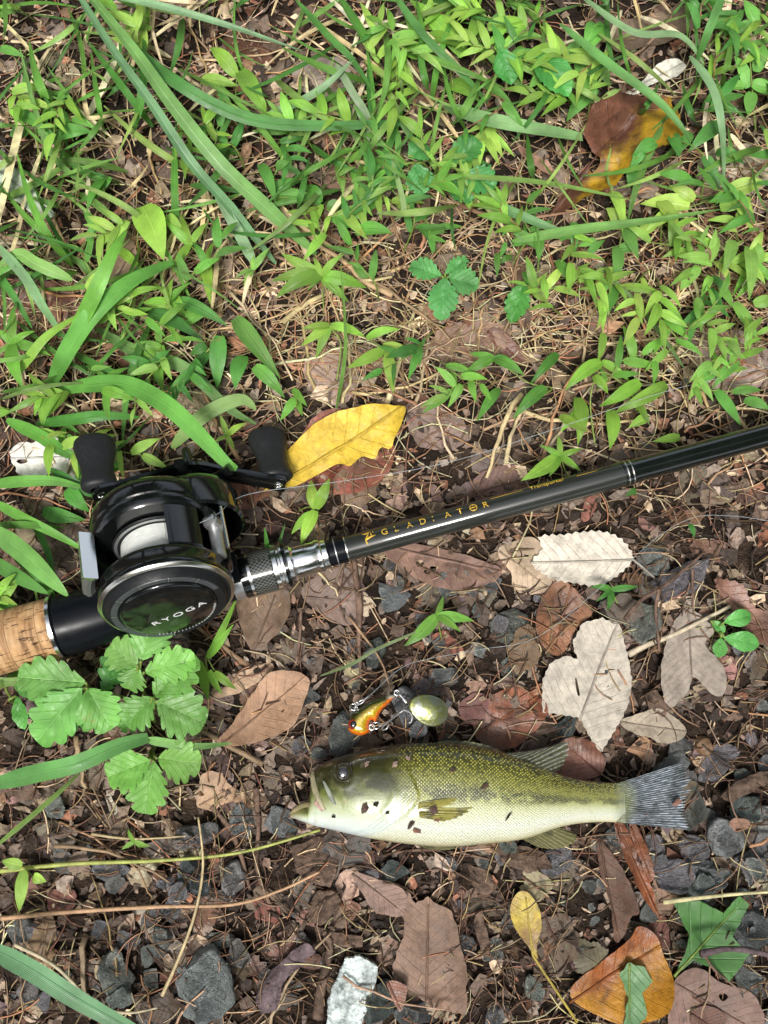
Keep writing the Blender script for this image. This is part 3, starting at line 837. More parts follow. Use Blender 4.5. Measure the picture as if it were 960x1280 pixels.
# ------------------------------------------------------------------ straw
STRAWC = [lin(c) for c in ('#b8a079', '#a38863', '#c9b690', '#8f745a', '#9c8468', '#d0c09c', '#a8795a')]
FIBREC = [lin(c) for c in ('#5a4434', '#6e5542', '#4a382c', '#806550', '#7a5c48')]
def straws_all():
    rg = random.Random(33)
    def spot():
        r = rg.random()
        if r < .56: return rg.uniform(-40, 1000), rg.gauss(400, 90)
        if r < .88: return rg.uniform(-40, 1000), rg.uniform(-40, 330)
        return rg.uniform(-40, 1000), rg.uniform(560, 1320)
    for k in range(300):
        px, py = spot()
        while any(math.hypot(px - a_, py - b_) < c_ for a_, b_, c_ in ((740, 855, 100), (727, 700, 90), (865, 820, 70), (425, 560, 90), (330, 885, 70), (780, 1225, 80), (540, 1195, 70))): px, py = spot()
        x, y, _ = at(px, py, .004)
        L = rg.uniform(.02, .065); a = rg.gauss(.2, .9) if rg.random() < .7 else rg.uniform(0, 3.14)
        d = np.array([math.cos(a), math.sin(a)]); e = np.array([-d[1], d[0]]); b = rg.uniform(-.12, .12)
        P = np.array([np.array([x, y]) + d * L * (t - .5) + e * L * b * (4 * (t - .5) ** 2) + e * rg.gauss(0, .0006) for t in np.linspace(0, 1, 8)])
        w = rg.uniform(.0004, .0010)
        V = lie(P, w, .8); V[:, 2] += rg.uniform(0, .0035)
        tv, tf, tu = tube(V, np.linspace(w, w * .5, 8), 5)
        flat = rg.random() < .3
        if flat: tv = V.repeat(5, 0) + (tv - V.repeat(5, 0)) * np.array([1.7, 1.7, .5])
        stamp(V[:, 0], V[:, 1], V[:, 2] + w)
        c = rg.choice(STRAWC)
        o = mesh_obj('dry_straw', tv, tf, M['straw'], color=vary(c, .2, rg), uvs=tu)
        dark = c[0] < .32
        lw = 'long' if L > .045 else ('short' if L < .03 else 'middling'); sh = 'flattened' if flat else ('bowed' if abs(b) > .06 else 'straight')
        tag(o, '%s %s %s straw lying near %s' % (lw, sh, 'brown' if dark else 'pale', near(px, py)), 'straw', 'dark straws' if dark else 'pale straws')
    # the rest, too many to count
    V_, F_, C_, n = [], [], [], 0
    r = np.random.default_rng(8)
    for k in range(5400):
        low = k >= 3200
        px, py = (rg.uniform(-40, 1000), rg.uniform(540, 1320)) if low else spot()
        x, y, _ = at(px, py, .004)
        if low and float(hs(x, y) - ground_z(x, y)) > .0085: continue
        L = rg.uniform(.005, .022) if low else rg.uniform(.006, .034); a = rg.gauss(.2, .9) if rg.random() < .6 else rg.uniform(0, 3.14)
        w = rg.uniform(.00018, .00042); b = rg.uniform(-.2, .2)
        t = np.linspace(0, 1, 5)
        X = x + math.cos(a) * L * (t - .5) - math.sin(a) * L * b * 4 * (t - .5) ** 2
        Y = y + math.sin(a) * L * (t - .5) + math.cos(a) * L * b * 4 * (t - .5) ** 2
        hb = hs(X, Y); ln = np.polyval(np.polyfit(t, hb, 1), t) + rg.uniform(.0, .004) + w
        P = np.column_stack([X, Y, ln])
        e = np.array([-math.sin(a), math.cos(a), 0]) * w
        up = np.array([0, 0, w])
        for i in range(5):
            V_ += [P[i] - e - up * .4, P[i] + e - up * .4, P[i] + up]
        for i in range(4):
            for j in range(3):
                q = (j + 1) % 3
                F_.append((n + i * 3 + j, n + i * 3 + q, n + i * 3 + 3 + q, n + i * 3 + 3 + j))
        n += 15
        C_ += [vary(rg.choice(FIBREC if low and rg.random() < .75 else STRAWC), .3, rg)] * 15
    o = mesh_obj('straw_litter', np.array(V_), F_, M['strawstuff'], cols=np.array(C_), loc=(0, 0, 0))
    tag(o, 'matted fine dead grass and straw strewn through the litter', 'straw', kind='stuff')
straws_all()

# ------------------------------------------------------------------ the leaves one can pick out
leaf([(0, 378), (28, 352), (72, 346), (95, 378), (92, 415), (55, 428), (0, 415), (-20, 398)], ((-20, 400), (92, 372)), '#7c5246', 'rust',
     'flat red-brown leaf lying under the long grass beside the straw', bend=.1)
leaf([(374, 566), (380, 536), (398, 516), (424, 508), (455, 525), (492, 552), (490, 580), (470, 604), (430, 617), (395, 612), (380, 590)], ((372, 606), (495, 540)), '#96594a', 'rust',
     'red-brown leaf showing its edge under the yellow leaf', curl=.3, bend=.2)
leaf([(345, 610), (350, 588), (360, 566), (376, 549), (398, 530), (420, 519), (445, 513), (475, 510), (505, 515), (502, 535), (493, 552), (488, 563), (476, 562), (468, 575),
      (452, 573), (438, 585), (424, 582), (405, 591), (385, 602), (366, 612)], ((345, 611), (500, 516)), '#e2bf4a', 'yellow',
     'bright yellow leaf with wavy edge lying beside the reel', 'leaf', name='yellow_leaf', curl=-.5, bend=.25, lift=.008, petiole=(330, 617), tear=.0003, drape=False, rumple=.0014)
leaf([(687, 266), (702, 245), (722, 218), (741, 208), (722, 184), (732, 155), (758, 130), (795, 124), (838, 120), (840, 155), (838, 198), (815, 208), (782, 221), (762, 246), (732, 257), (705, 267)],
     ((692, 262), (815, 122)), '#6b4636', 'duo', 'large half brown half yellow leaf propped in the grass', curl=.5, fold=.45, bend=-.3, lift=.014, drape=False, rumple=.0042, smooth_outline=False,
     holes=([(733, 213), (741, 207), (745, 216), (737, 224)],), tear=.001)
leaf([(765, 45), (778, 20), (812, 10), (862, -3), (874, 18), (853, 40), (808, 51), (772, 62)], ((768, 52), (868, 4)), '#7d6a58', 'dry',
     'grey-brown curled leaf lying under grass blades beside a white leaf', curl=1.2, bend=.2, lift=.003)
leaf([(785, 109), (808, 92), (828, 70), (850, 62), (862, 74), (848, 90), (822, 97), (800, 109)], ((785, 109), (860, 68)), '#d6d2c6', 'pale',
     'small white curled leaf near the brown and yellow leaf', curl=1.0, lift=.003)
leaf([(648, 170), (662, 176), (690, 196), (698, 210), (680, 205), (660, 190)], ((648, 170), (698, 210)), '#a5806e', 'dry', 'small pinkish pointed leaf under a wide grass blade', lift=.002)
leaf([(-12, 196), (14, 206), (36, 226), (54, 250), (66, 266), (46, 270), (20, 250), (-12, 230)], ((66, 267), (-10, 205)), '#a9b5a0', 'pale',
     'pale grey-green leaf half hidden by grass', curl=-.5, lift=.006)
leaf([(6, 560), (18, 549), (36, 551), (52, 544), (84, 547), (112, 551), (120, 570), (114, 586), (92, 594), (70, 590), (42, 597), (16, 588), (10, 574)], ((8, 570), (118, 568)), '#d6d3cc', 'pale', 'white papery leaf lying behind the handle knob of the reel', curl=.6, lift=.002, smooth_outline=False, tear=.0012, rumple=.0025,
     holes=([(15, 573), (22, 570), (30, 574), (21, 577)],))
leaf([(278, 606), (312, 606), (322, 624), (304, 646), (288, 634)], ((280, 606), (306, 645)), '#9c6a56', 'rust', 'red-brown leaf tip showing below the handle arm', curl=.4)
leaf([(300, 742), (352, 733), (363, 758), (350, 786), (330, 806), (318, 824), (306, 800), (297, 768)], ((312, 820), (345, 736)), '#75604f', 'dry', 'glossy brown leaf with pointed tip below the reel seat nut', curl=.7, lift=.002)
leaf([(272, 930), (290, 905), (312, 872), (334, 843), (358, 838), (386, 848), (380, 878), (366, 908), (332, 924), (298, 932)], ((278, 930), (378, 850)), '#a07f66', 'dry',
     'pinkish tan leaf with a rolled edge left of the lure', curl=1.5, bend=.25, lift=.004, rumple=.002, edge=.005)
leaf([(240, 1000), (252, 972), (274, 966), (288, 985), (308, 998), (312, 1012), (282, 1004), (262, 1018), (244, 1014)], ((245, 1010), (300, 980)), '#b6967a', 'dry',
     'frayed tan leaf scrap beside the serrated green herb', tear=.0022, curl=.5)
leaf([(262, 862), (280, 846), (310, 836), (336, 828), (338, 838), (316, 856), (290, 868), (268, 872)], ((262, 868), (336, 830)), '#b79a80', 'dry', 'curled pale tan leaf between the green herb and the pinkish leaf', curl=1.2)
leaf([(474, 680), (500, 676), (530, 680), (572, 690), (606, 701), (628, 714), (612, 730), (580, 738), (548, 736), (520, 722), (500, 708), (484, 697)], ((474, 680), (628, 715)), '#85695c', 'dry',
     'long brown leaf with black spots lying against the rod', bend=.1, curl=.3,
     holes=([(520, 702), (527, 699), (530, 705), (523, 708)], [(538, 708), (546, 706), (547, 711), (540, 713)], [(530, 713), (536, 711), (538, 716), (532, 717)]))
leaf([(622, 690), (638, 676), (668, 672), (682, 690), (690, 712), (696, 735), (668, 742), (645, 736), (640, 715)], ((625, 688), (690, 735)), '#b59f86', 'dry',
     'crumpled cream leaf partly under the white serrated leaf', curl=.6, rumple=.0028)
leaf([(694, 728), (714, 730), (742, 764), (726, 780), (716, 800), (708, 814), (698, 820), (680, 806), (671, 785), (674, 756)], ((716, 730), (694, 818)), '#8f6448', 'rust',
     'crinkled brown leaf with small round holes', curl=.5, rumple=.002, holes=([(706, 776), (711, 775), (711, 782), (706, 783)], [(703, 789), (708, 789), (707, 794), (703, 794)]))
leaf([(664, 704), (678, 686), (673, 671), (700, 668), (727, 665), (752, 664), (776, 674), (791, 698), (774, 718), (746, 732), (716, 729), (690, 723)], ((791, 700), (664, 703)), '#c9c0b1', 'pale',
     'white serrated leaf lying face up below the rod', teeth=.0010, tear=.0003, bend=.12, lift=.004, petiole=(818, 722), curl=.2)
leaf([(716, 800), (727, 779), (752, 773), (773, 781), (778, 797), (787, 826), (791, 853), (784, 882), (768, 913), (750, 941), (738, 924), (725, 897),
      (702, 893), (678, 891), (676, 873), (679, 848), (688, 828), (708, 819), (722, 824), (716, 812)], ((728, 892), (772, 778)), '#b9b0a2', 'pale',
     'big torn grey leaf hanging on the bare twig', teeth=.0005, tear=.0005, curl=.25, lift=.004, bend=.1, smooth_outline=False,
     holes=([(719, 850), (721, 849), (725, 868), (722, 868)],))
leaf([(862, 759), (880, 772), (893, 789), (882, 806), (897, 826), (906, 850), (898, 871), (880, 858), (868, 846), (858, 866), (838, 884), (827, 870), (823, 840), (833, 803), (846, 774)],
     ((862, 760), (866, 850)), '#9a8e82', 'pale', 'grey-brown leaf with side lobes on a thin stalk', tear=.0008, fold=.3, lift=.003, petiole=(857, 715))
leaf([(594, 900), (618, 868), (652, 859), (680, 876), (680, 905), (645, 934), (612, 938), (596, 918)], ((594, 920), (675, 870)), '#94593f', 'rust', 'glossy rust-brown leaf above the back of the fish', curl=.5, bend=.2)
leaf([(704, 926), (738, 926), (758, 952), (748, 972), (716, 974), (694, 966)], ((752, 968), (706, 930)), '#8a5a4a', 'rust', 'pointed red-brown leaf behind the soft dorsal fin', curl=.3, lift=.002)
leaf([(776, 902), (800, 892), (828, 886), (852, 902), (862, 918), (838, 930), (812, 922), (790, 914)], ((776, 903), (860, 915)), '#a39684', 'pale', 'crinkled grey-tan leaf beside a brown nut husk', rumple=.002, tear=.001, curl=.4)
leaf([(503, 1137), (508, 1113), (520, 1134), (534, 1123), (566, 1142), (578, 1186), (586, 1220), (582, 1272), (540, 1262), (512, 1243), (492, 1216), (494, 1194), (506, 1176)], ((534, 1255), (536, 1124)), '#836a5a', 'dry',
     'upright brown leaf with torn left edge below the fish', tear=.0012, curl=.3, bend=.15, lift=.003, smooth_outline=False)
leaf([(440, 1090), (472, 1099), (506, 1114), (503, 1143), (478, 1143), (462, 1131)], ((440, 1091), (500, 1138)), '#8d7468', 'dry', 'lilac-brown leaf with clear side veins near the belly of the fish', curl=.3, lift=.002, bend=.2)
leaf([(484, 1225), (508, 1232), (506, 1252), (500, 1266), (488, 1244)], ((484, 1226), (502, 1264)), '#8a5a47', 'rust', 'small rust-brown leaf between white bark and upright leaf', curl=.4, lift=.002)
leaf([(750, 1050), (762, 1062), (782, 1090), (800, 1138), (790, 1150), (780, 1178), (770, 1176), (766, 1130), (752, 1090)], ((752, 1052), (776, 1176)), '#5f4638', 'dry', 'long dark brown pointed leaf below the tail root', fold=.5, lift=.003)
leaf([(846, 1230), (874, 1212), (905, 1232), (940, 1242), (958, 1270), (950, 1300), (880, 1304), (842, 1290)], ((846, 1232), (950, 1295)), '#7e665c', 'dry', 'purplish brown leaf with a hole under the torn green leaf', rumple=.002,
     holes=([(903, 1249), (910, 1246), (915, 1251), (909, 1257)],), lift=.002)
leaf([(892, 724), (930, 730), (946, 758), (980, 770), (975, 806), (940, 797), (922, 768)], ((892, 725), (970, 800)), '#8f6a5c', 'rust', 'red-brown leaf with jagged edge beside the round-leaved seedling', teeth=.001, curl=.4, lift=.002)
leaf([(716, 1250), (726, 1228), (756, 1207), (788, 1178), (802, 1160), (823, 1172), (832, 1195), (844, 1226), (838, 1257), (815, 1275), (780, 1284), (742, 1270)], ((714, 1258), (828, 1186)), '#93552b', 'orange',
     'orange and brown blotched leaf with a scrap of green leaf on it', 'leaf', curl=.6, lift=.005, bend=.2, tear=.0003)
leaf([(776, 1218), (788, 1204), (806, 1210), (818, 1228), (803, 1242), (810, 1266), (796, 1286), (780, 1284), (786, 1250)], ((788, 1206), (788, 1282)), '#689460', 'herb', 'torn scrap of green leaf lying on the orange leaf', name='green_leaf_scrap', tear=.0008, pct=95, smooth_outline=False)
leaf([(840, 1127), (872, 1124), (903, 1140), (922, 1118), (936, 1130), (924, 1152), (914, 1170), (934, 1190), (920, 1208), (907, 1224), (893, 1210), (866, 1200), (842, 1221), (856, 1190), (860, 1170)],
     ((842, 1220), (925, 1128)), '#4f7f40', 'herb', 'torn angular green leaf under a thorny twig', name='green_leaf', lift=.006, fold=.15, tear=.0005, smooth_outline=False)
leaf([(640, 1152), (642, 1128), (656, 1116), (674, 1134), (678, 1160), (672, 1186), (674, 1204), (662, 1186), (650, 1170)], ((668, 1198), (658, 1118)), '#bda84e', 'wilt', 'wilted yellow leaf with brown tip on a long pale stalk', lift=.004,
     petiole=(724, 1282), name='wilted_leaf')
for k, (pts, mid, lab) in enumerate([
    ([(768, 1032), (780, 1030), (796, 1070), (812, 1100), (824, 1140), (826, 1150), (808, 1128), (790, 1096)], ((770, 1030), (825, 1148)), 'rolled rust-brown leaf strip below the tail fin'),
    ([(784, 1034), (792, 1030), (806, 1060), (814, 1092), (806, 1096)], ((786, 1032), (810, 1095)), 'shorter rolled rust-brown leaf strip beside a longer one')]):
    leaf(pts, mid, '#7d4a2e', 'rust', lab, fold=1.2, lift=.004)
leaf([(868, 1270), (890, 1262), (912, 1275), (905, 1300), (874, 1298)], ((868, 1272), (908, 1298)), '#6a4c40', 'dry', 'dark brown leaf scrap by the purplish leaf')
leaf([(575, 880), (600, 865), (612, 880), (598, 905), (580, 900)], ((575, 885), (610, 882)), '#6d4a44', 'dry', 'dark purplish leaf scrap left of the rust-brown leaf', curl=.5)
leaf([(375, 740), (400, 715), (436, 710), (446, 745), (440, 780), (405, 770)], ((380, 745), (440, 750)), '#7b685f', 'dry', 'flat grey-brown leaf lying under the silver nut of the rod')
leaf([(505, 505), (540, 500), (570, 515), (590, 540), (560, 560), (520, 550)], ((505, 510), (585, 550)), '#857168', 'dry', 'flat grey-brown leaf next to the yellow leaf', tear=.0015)
leaf([(590, 600), (625, 580), (665, 590), (650, 625), (605, 640)], ((592, 615), (662, 595)), '#6e5349', 'dry', 'dark brown leaf lying just behind the rod', tear=.0015)
leaf([(610, 415), (625, 410), (655, 435), (662, 452), (640, 448)], ((610, 412), (660, 452)), '#7b4e3b', 'rust', 'curled red-brown leaf in the straw', curl=1.0, lift=.003)
leaf([(545, 410), (590, 395), (640, 405), (625, 440), (570, 455), (540, 440)], ((545, 435), (635, 408)), '#8a6f5f', 'dry', 'brown leaf lying in the straw below the serrated seedling', tear=.0014)
leaf([(880, 420), (930, 405), (965, 425), (960, 470), (905, 480), (875, 450)], ((880, 440), (962, 440)), '#a08c82', 'dry', 'pale brown leaf under bamboo-like leaves near the rod', tear=.0014)
leaf([(380, 445), (420, 430), (450, 460), (430, 500), (390, 490)], ((382, 450), (440, 490)), '#9a8476', 'dry', 'tan leaf in the straw above the yellow leaf', tear=.0014)
leaf([(130, 320), (158, 290), (170, 330), (150, 365), (135, 355)], ((132, 360), (166, 300)), '#8d7263', 'dry', 'narrow brown leaf standing between grass blades', lift=.003)
leaf([(880, 190), (930, 165), (975, 180), (960, 225), (905, 230)], ((882, 210), (968, 190)), '#b5a591', 'dry', 'pale tan leaf lying in straw beside green sprigs', tear=.0012)
leaf([(365, 70), (420, 60), (450, 90), (410, 110), (375, 100)], ((365, 90), (448, 80)), '#9a8a80', 'dry', 'grey-brown leaf lying under crossing grass blades')
leaf([(405, 195), (450, 200), (475, 215), (440, 230), (405, 220)], ((405, 208), (472, 214)), '#7d6455', 'dry', 'dark brown leaf under the bent grass blade')
leaf([(40, 715), (80, 660), (110, 665), (112, 710), (90, 730)], ((45, 720), (108, 670)), '#5b4a40', 'dry', 'dark brown leaf beneath the wide blades left of the reel')

# white bark chip, nut, husk, twig carrying the grey leaves
chip([(431, 1200), (448, 1196), (472, 1212), (470, 1234), (460, 1258), (453, 1286), (408, 1290), (410, 1250), (420, 1225)], ((420, 1290), (450, 1198)), 'whitebark',
     'weathered white bark chip below the fish', lift=.006, name='bark_chip', grain=.0016, spacing=.0013)
def nut(px, py, w, h, z, name, label, mat, ang=0):
    v, f = ICO4
    v = v.copy(); v[:, 0] *= 1 + .12 * v[:, 1]
    x, y, _ = at(px, py, .004)
    a = ang; R = np.array([[math.cos(a), -math.sin(a), 0], [math.sin(a), math.cos(a), 0], [0, 0, 1]])
    v = v * np.array([w, h, min(w, h)]) * PX / 2
    an = np.arctan2(v[:, 1], v[:, 2]); v *= (1 + .05 * np.cos(7 * an) + .05 * fbm(v[:, 0] * 300 + 3, v[:, 1] * 300 + 3, 9, 3, 1.0))[:, None] if 'husk' in name else 1
    tip = np.clip(v[:, 1] / (h * PX / 2) - .85, 0, 1); v[:, 1] += tip * h * PX * .25
    v = v @ R.T
    zb = float(hs(x, y)); v = v + np.array([x, y, zb + min(w, h) * PX / 2 * (.25 if 'husk' in name else .7)])
    return tag(mesh_obj(name, v, f, mat), label, 'nut')
nut(785, 418, 24, 16, 0, 'beetle_shaped_nut', 'dark glossy nut lying in the straw', plain('nut_shell', lin('#2c2422'), .25, nscale=300, namt=.3))
nut(884, 934, 20, 25, 0, 'nut_husk', 'brown nut husk beside the crinkled grey-tan leaf', plain('husk', lin('#7d6248'), .6, nscale=200, namt=.35, bump=.6), .6)
stick([(772, 776), (793, 753), (820, 737), (850, 714), (878, 691)], 6, 'twig', 'bare brown twig with two grey leaves hanging from it', 'twig', 'twig', lift=.006, n=7)
stick([(816, 739), (814, 765), (820, 800), (823, 815)], 5, 'twig', 'dark side twig hanging from the bare twig', 'twig', 'twig', lift=.004, n=6)
stick([(857, 715), (859, 735), (862, 762)], 4, 'twig', 'thin stalk of the lobed grey-brown leaf', 'twig', 'leaf_stalk', lift=.006, n=5)
stick([(788, 818), (810, 806), (845, 792), (912, 758)], 9, 'straw', 'thick pale flattened straw passing under the grey-brown leaf', 'straw', 'dry_stalk', color=lin('#b8ab93'), n=6)
stick([(862, 1180), (890, 1176), (930, 1181), (975, 1188)], 9, 'root', 'thorny reddish twig crossing the green leaf', 'twig', 'twig', lift=.011, knots=1, n=7)
stick([(868, 1182), (885, 1205), (905, 1222), (928, 1240)], 4, 'twig', 'thin dark side shoot of the thorny twig', 'twig', 'twig', lift=.008, n=5)
stick([(824, 1124), (870, 1119), (920, 1115), (965, 1113)], 6, 'straw', 'straight pale stem lying above the torn green leaf', 'stalk', 'dry_stalk', color=lin('#c2b98c'), n=6, lift=.006)
stick([(0, 1089), (90, 1080), (200, 1076), (300, 1066), (400, 1038)], 6, 'straw', 'long yellow-green grass stalk below the herb', 'stalk', 'grass_stalk', color=lin('#9aa055'), n=6, lift=.006)
stick([(0, 1149), (90, 1140), (200, 1133), (290, 1130), (350, 1112), (400, 1088)], 6, 'straw', 'long pinkish tan grass stalk crossing pale stones', 'stalk', 'grass_stalk', color=lin('#b08d6c'), n=6, lift=.006)
stick([(206, 1240), (226, 1195), (246, 1140), (256, 1080), (250, 1020)], 5, 'straw', 'thin pale straw standing across the stones', 'straw', 'dry_stalk', color=lin('#b9a67e'), n=5, lift=.008)
stick([(20, 1180), (70, 1205), (120, 1250), (160, 1262), (200, 1255)], 5, 'straw', 'curved pale straw bending round the tall grey stone', 'straw', 'dry_stalk', color=lin('#b3a68a'), n=5, lift=.006)
stick([(110, 1045), (165, 1050), (235, 1045)], 4, 'straw', 'short tan straw near the flat light grey stone', 'straw', 'dry_stalk', color=lin('#ad9a76'), n=5, lift=.003)

# ------------------------------------------------------------------ rod and reel
CM = .01
def carbon(name, ku, kv, a, b, gloss=.12):
    t = NT(name); u, v = t.uv()
    cu = t.math('FRACT', t.math('MULTIPLY', u, ku)); cv = t.math('FRACT', t.math('MULTIPLY', v, kv))
    x = t.math('GREATER_THAN', cu, .5); y = t.math('GREATER_THAN', cv, .5)
    f = t.math('ABSOLUTE', t.math('SUBTRACT', x, y))
    col = t.mix(f, a, b)
    return t.done(t.pbsdf(col, t.maprange(f, 0, 1, .45, .3), None, 0, .12, Coat_Weight=1.0, Coat_Roughness=gloss))
def m_cork():
    t = NT('cork'); u, v = t.uv(); c = t.obj
    n = t.noise(140, c, detail=5, rough=.7)
    ringn = t.noise(1.0, t.n('CombineXYZ', {0: t.math('MULTIPLY', u, 420.0), 1: t.math('MULTIPLY', v, .9), 2: n}).outputs[0], detail=4, rough=.6)
    col = t.ramp(ringn, [(.3, lin('#6d4d30')), (.5, lin('#a8835a')), (.75, lin('#c4a278'))])
    col = t.scalecol(col, t.maprange(n, .3, .7, .85, 1.15))
    pits = t.noise(1.0, t.n('CombineXYZ', {0: t.math('MULTIPLY', u, 110.0), 1: t.math('MULTIPLY', v, 11.0), 2: 0.0}).outputs[0], detail=5, rough=.65)
    p = t.maprange(pits, .575, .625)
    seam = t.maprange(t.math('ABSOLUTE', t.math('SUBTRACT', t.math('FRACT', t.math('ADD', t.math('MULTIPLY', u, 76.0), .62)), .5)), .0, .012, .7, 0)
    p2 = t.math('MAXIMUM', p, seam)
    col = t.mix(p2, col, lin('#3a2415'))
    h = t.math('SUBTRACT', t.math('MULTIPLY', n, .3), p2)
    return t.done(t.pbsdf(col, .65, t.bump(h, .6, .0008), spec=.35))
def m_line():
    t = NT('spooled_line'); u, v = t.uv(); c = t.obj
    n = t.noise(1.0, t.n('CombineXYZ', {0: t.math('MULTIPLY', u, 3800.0), 1: t.math('MULTIPLY', v, 3.0), 2: 0.0}).outputs[0], detail=3)
    col = t.ramp(n, [(.25, lin('#a9aba6')), (.5, lin('#dadcd6')), (.8, lin('#eeeeea'))])
    return t.done(t.pbsdf(col, .4, t.bump(n, .7, .0004), spec=.5))
G = dict(
    gloss=plain('black_gloss_paint', (.005, .006, .006, 1), .10, coat=.3), matte=plain('black_anodised', (.010, .011, .012, 1), .45, nscale=500, namt=.2, spec=.22),
    grey=plain('dark_grey_panel', (.05, .055, .06, 1), .4, nscale=500, namt=.2), silver=plain('polished_silver', (.78, .78, .76, 1), .17, 1.0),
    champ=plain('champagne_metal', (.78, .75, .68, 1), .24, 1.0),
    satin=plain('satin_grey_metal', (.42, .43, .43, 1), .34, .8, nscale=250, namt=.08), bar=plain('thumb_bar_metal', (.15, .155, .15, 1), .45, .5, nscale=250, namt=.08), rubber=plain('black_rubber', (.012, .013, .014, 1), .5, nscale=700, namt=.2, bump=.25, spec=.35),
    seat=plain('black_seat_lacquer', (.005, .006, .008, 1), .3, nscale=60, namt=.1, coat=.0, spec=.13), gold=plain('gold_print', lin('#d8b040'), .35, .15), white=plain('white_print', lin('#d6d8d8'), .4),
    cork=m_cork(), knit=carbon('woven_carbon', 460, 36 / 6.2832, (.012, .013, .012, 1), (.085, .09, .08, 1)), fine=carbon('fine_carbon', 800, 30 / 6.2832, (.012, .013, .011, 1), (.03, .033, .028, 1), .05),
    blank=plain('black_rod_blank', (.006, .008, .007, 1), .12, nscale=80, namt=.15, coat=1.0), line=m_line(),
)
ROD_Z = .026
O = at(208, 747, ROD_Z)
O2 = at(785, 591, ROD_Z)
rdir = (O2 - O); rdir[2] = 0; rdir /= np.linalg.norm(rdir)
perp = np.array([-rdir[1], rdir[0], 0]); upz = np.array([0, 0, 1.0])
ROLL = math.radians(66)
uvec = perp * math.cos(ROLL) + upz * math.sin(ROLL)         # from rod to reel
svec = -perp * math.sin(ROLL) + upz * math.cos(ROLL)        # spool axis, towards the palm side
RM = Matrix(((rdir[0], uvec[0], svec[0], O[0]), (rdir[1], uvec[1], svec[1], O[1]), (rdir[2], uvec[2], svec[2], O[2]), (0, 0, 0, 1)))
def rx(px):
    """distance along the rod (m) of the rod point seen at photograph column px"""
    lo, hi = -.3, .6
    for _ in range(40):
        m = (lo + hi) / 2; q = O + rdir * m
        v = q - CAMP; zc = -v[1] * _st + v[2] * _ct
        p = 480 + v[0] / -zc * D / FRAME_H * 1280
        if p < px: lo = m
        else: hi = m
    return lo
def part(name, geo, mat, parent, color=None, smooth=True, cols=None, sharp=True):
    v, f, u = geo
    o = mesh_obj(name, v, f, mat, parent=parent, loc=(0, 0, 0), uvs=u, smooth=smooth, color=color)
    if sharp and smooth:
        try: o.data.set_sharp_from_angle(angle=math.radians(38))
        except Exception: pass
    return o
def text_mesh(s, size, extrude=.00006, spacing=1.0, shear=0.0):
    c = bpy.data.curves.new('txt', 'FONT'); c.body = s; c.size = size; c.extrude = extrude; c.align_x = 'LEFT'; c.space_character = spacing; c.shear = shear; c.resolution_u = 4
    o = bpy.data.objects.new('txt', c); COL.objects.link(o)
    bpy.context.view_layer.update()
    me = bpy.data.meshes.new_from_object(o.evaluated_get(bpy.context.evaluated_depsgraph_get()))
    v = np.array([x.co[:] for x in me.vertices]); f = [tuple(p.vertices) for p in me.polygons]
    bpy.data.objects.remove(o); bpy.data.curves.remove(c); bpy.data.meshes.remove(me)
    return v, f, v[:, :2].copy()

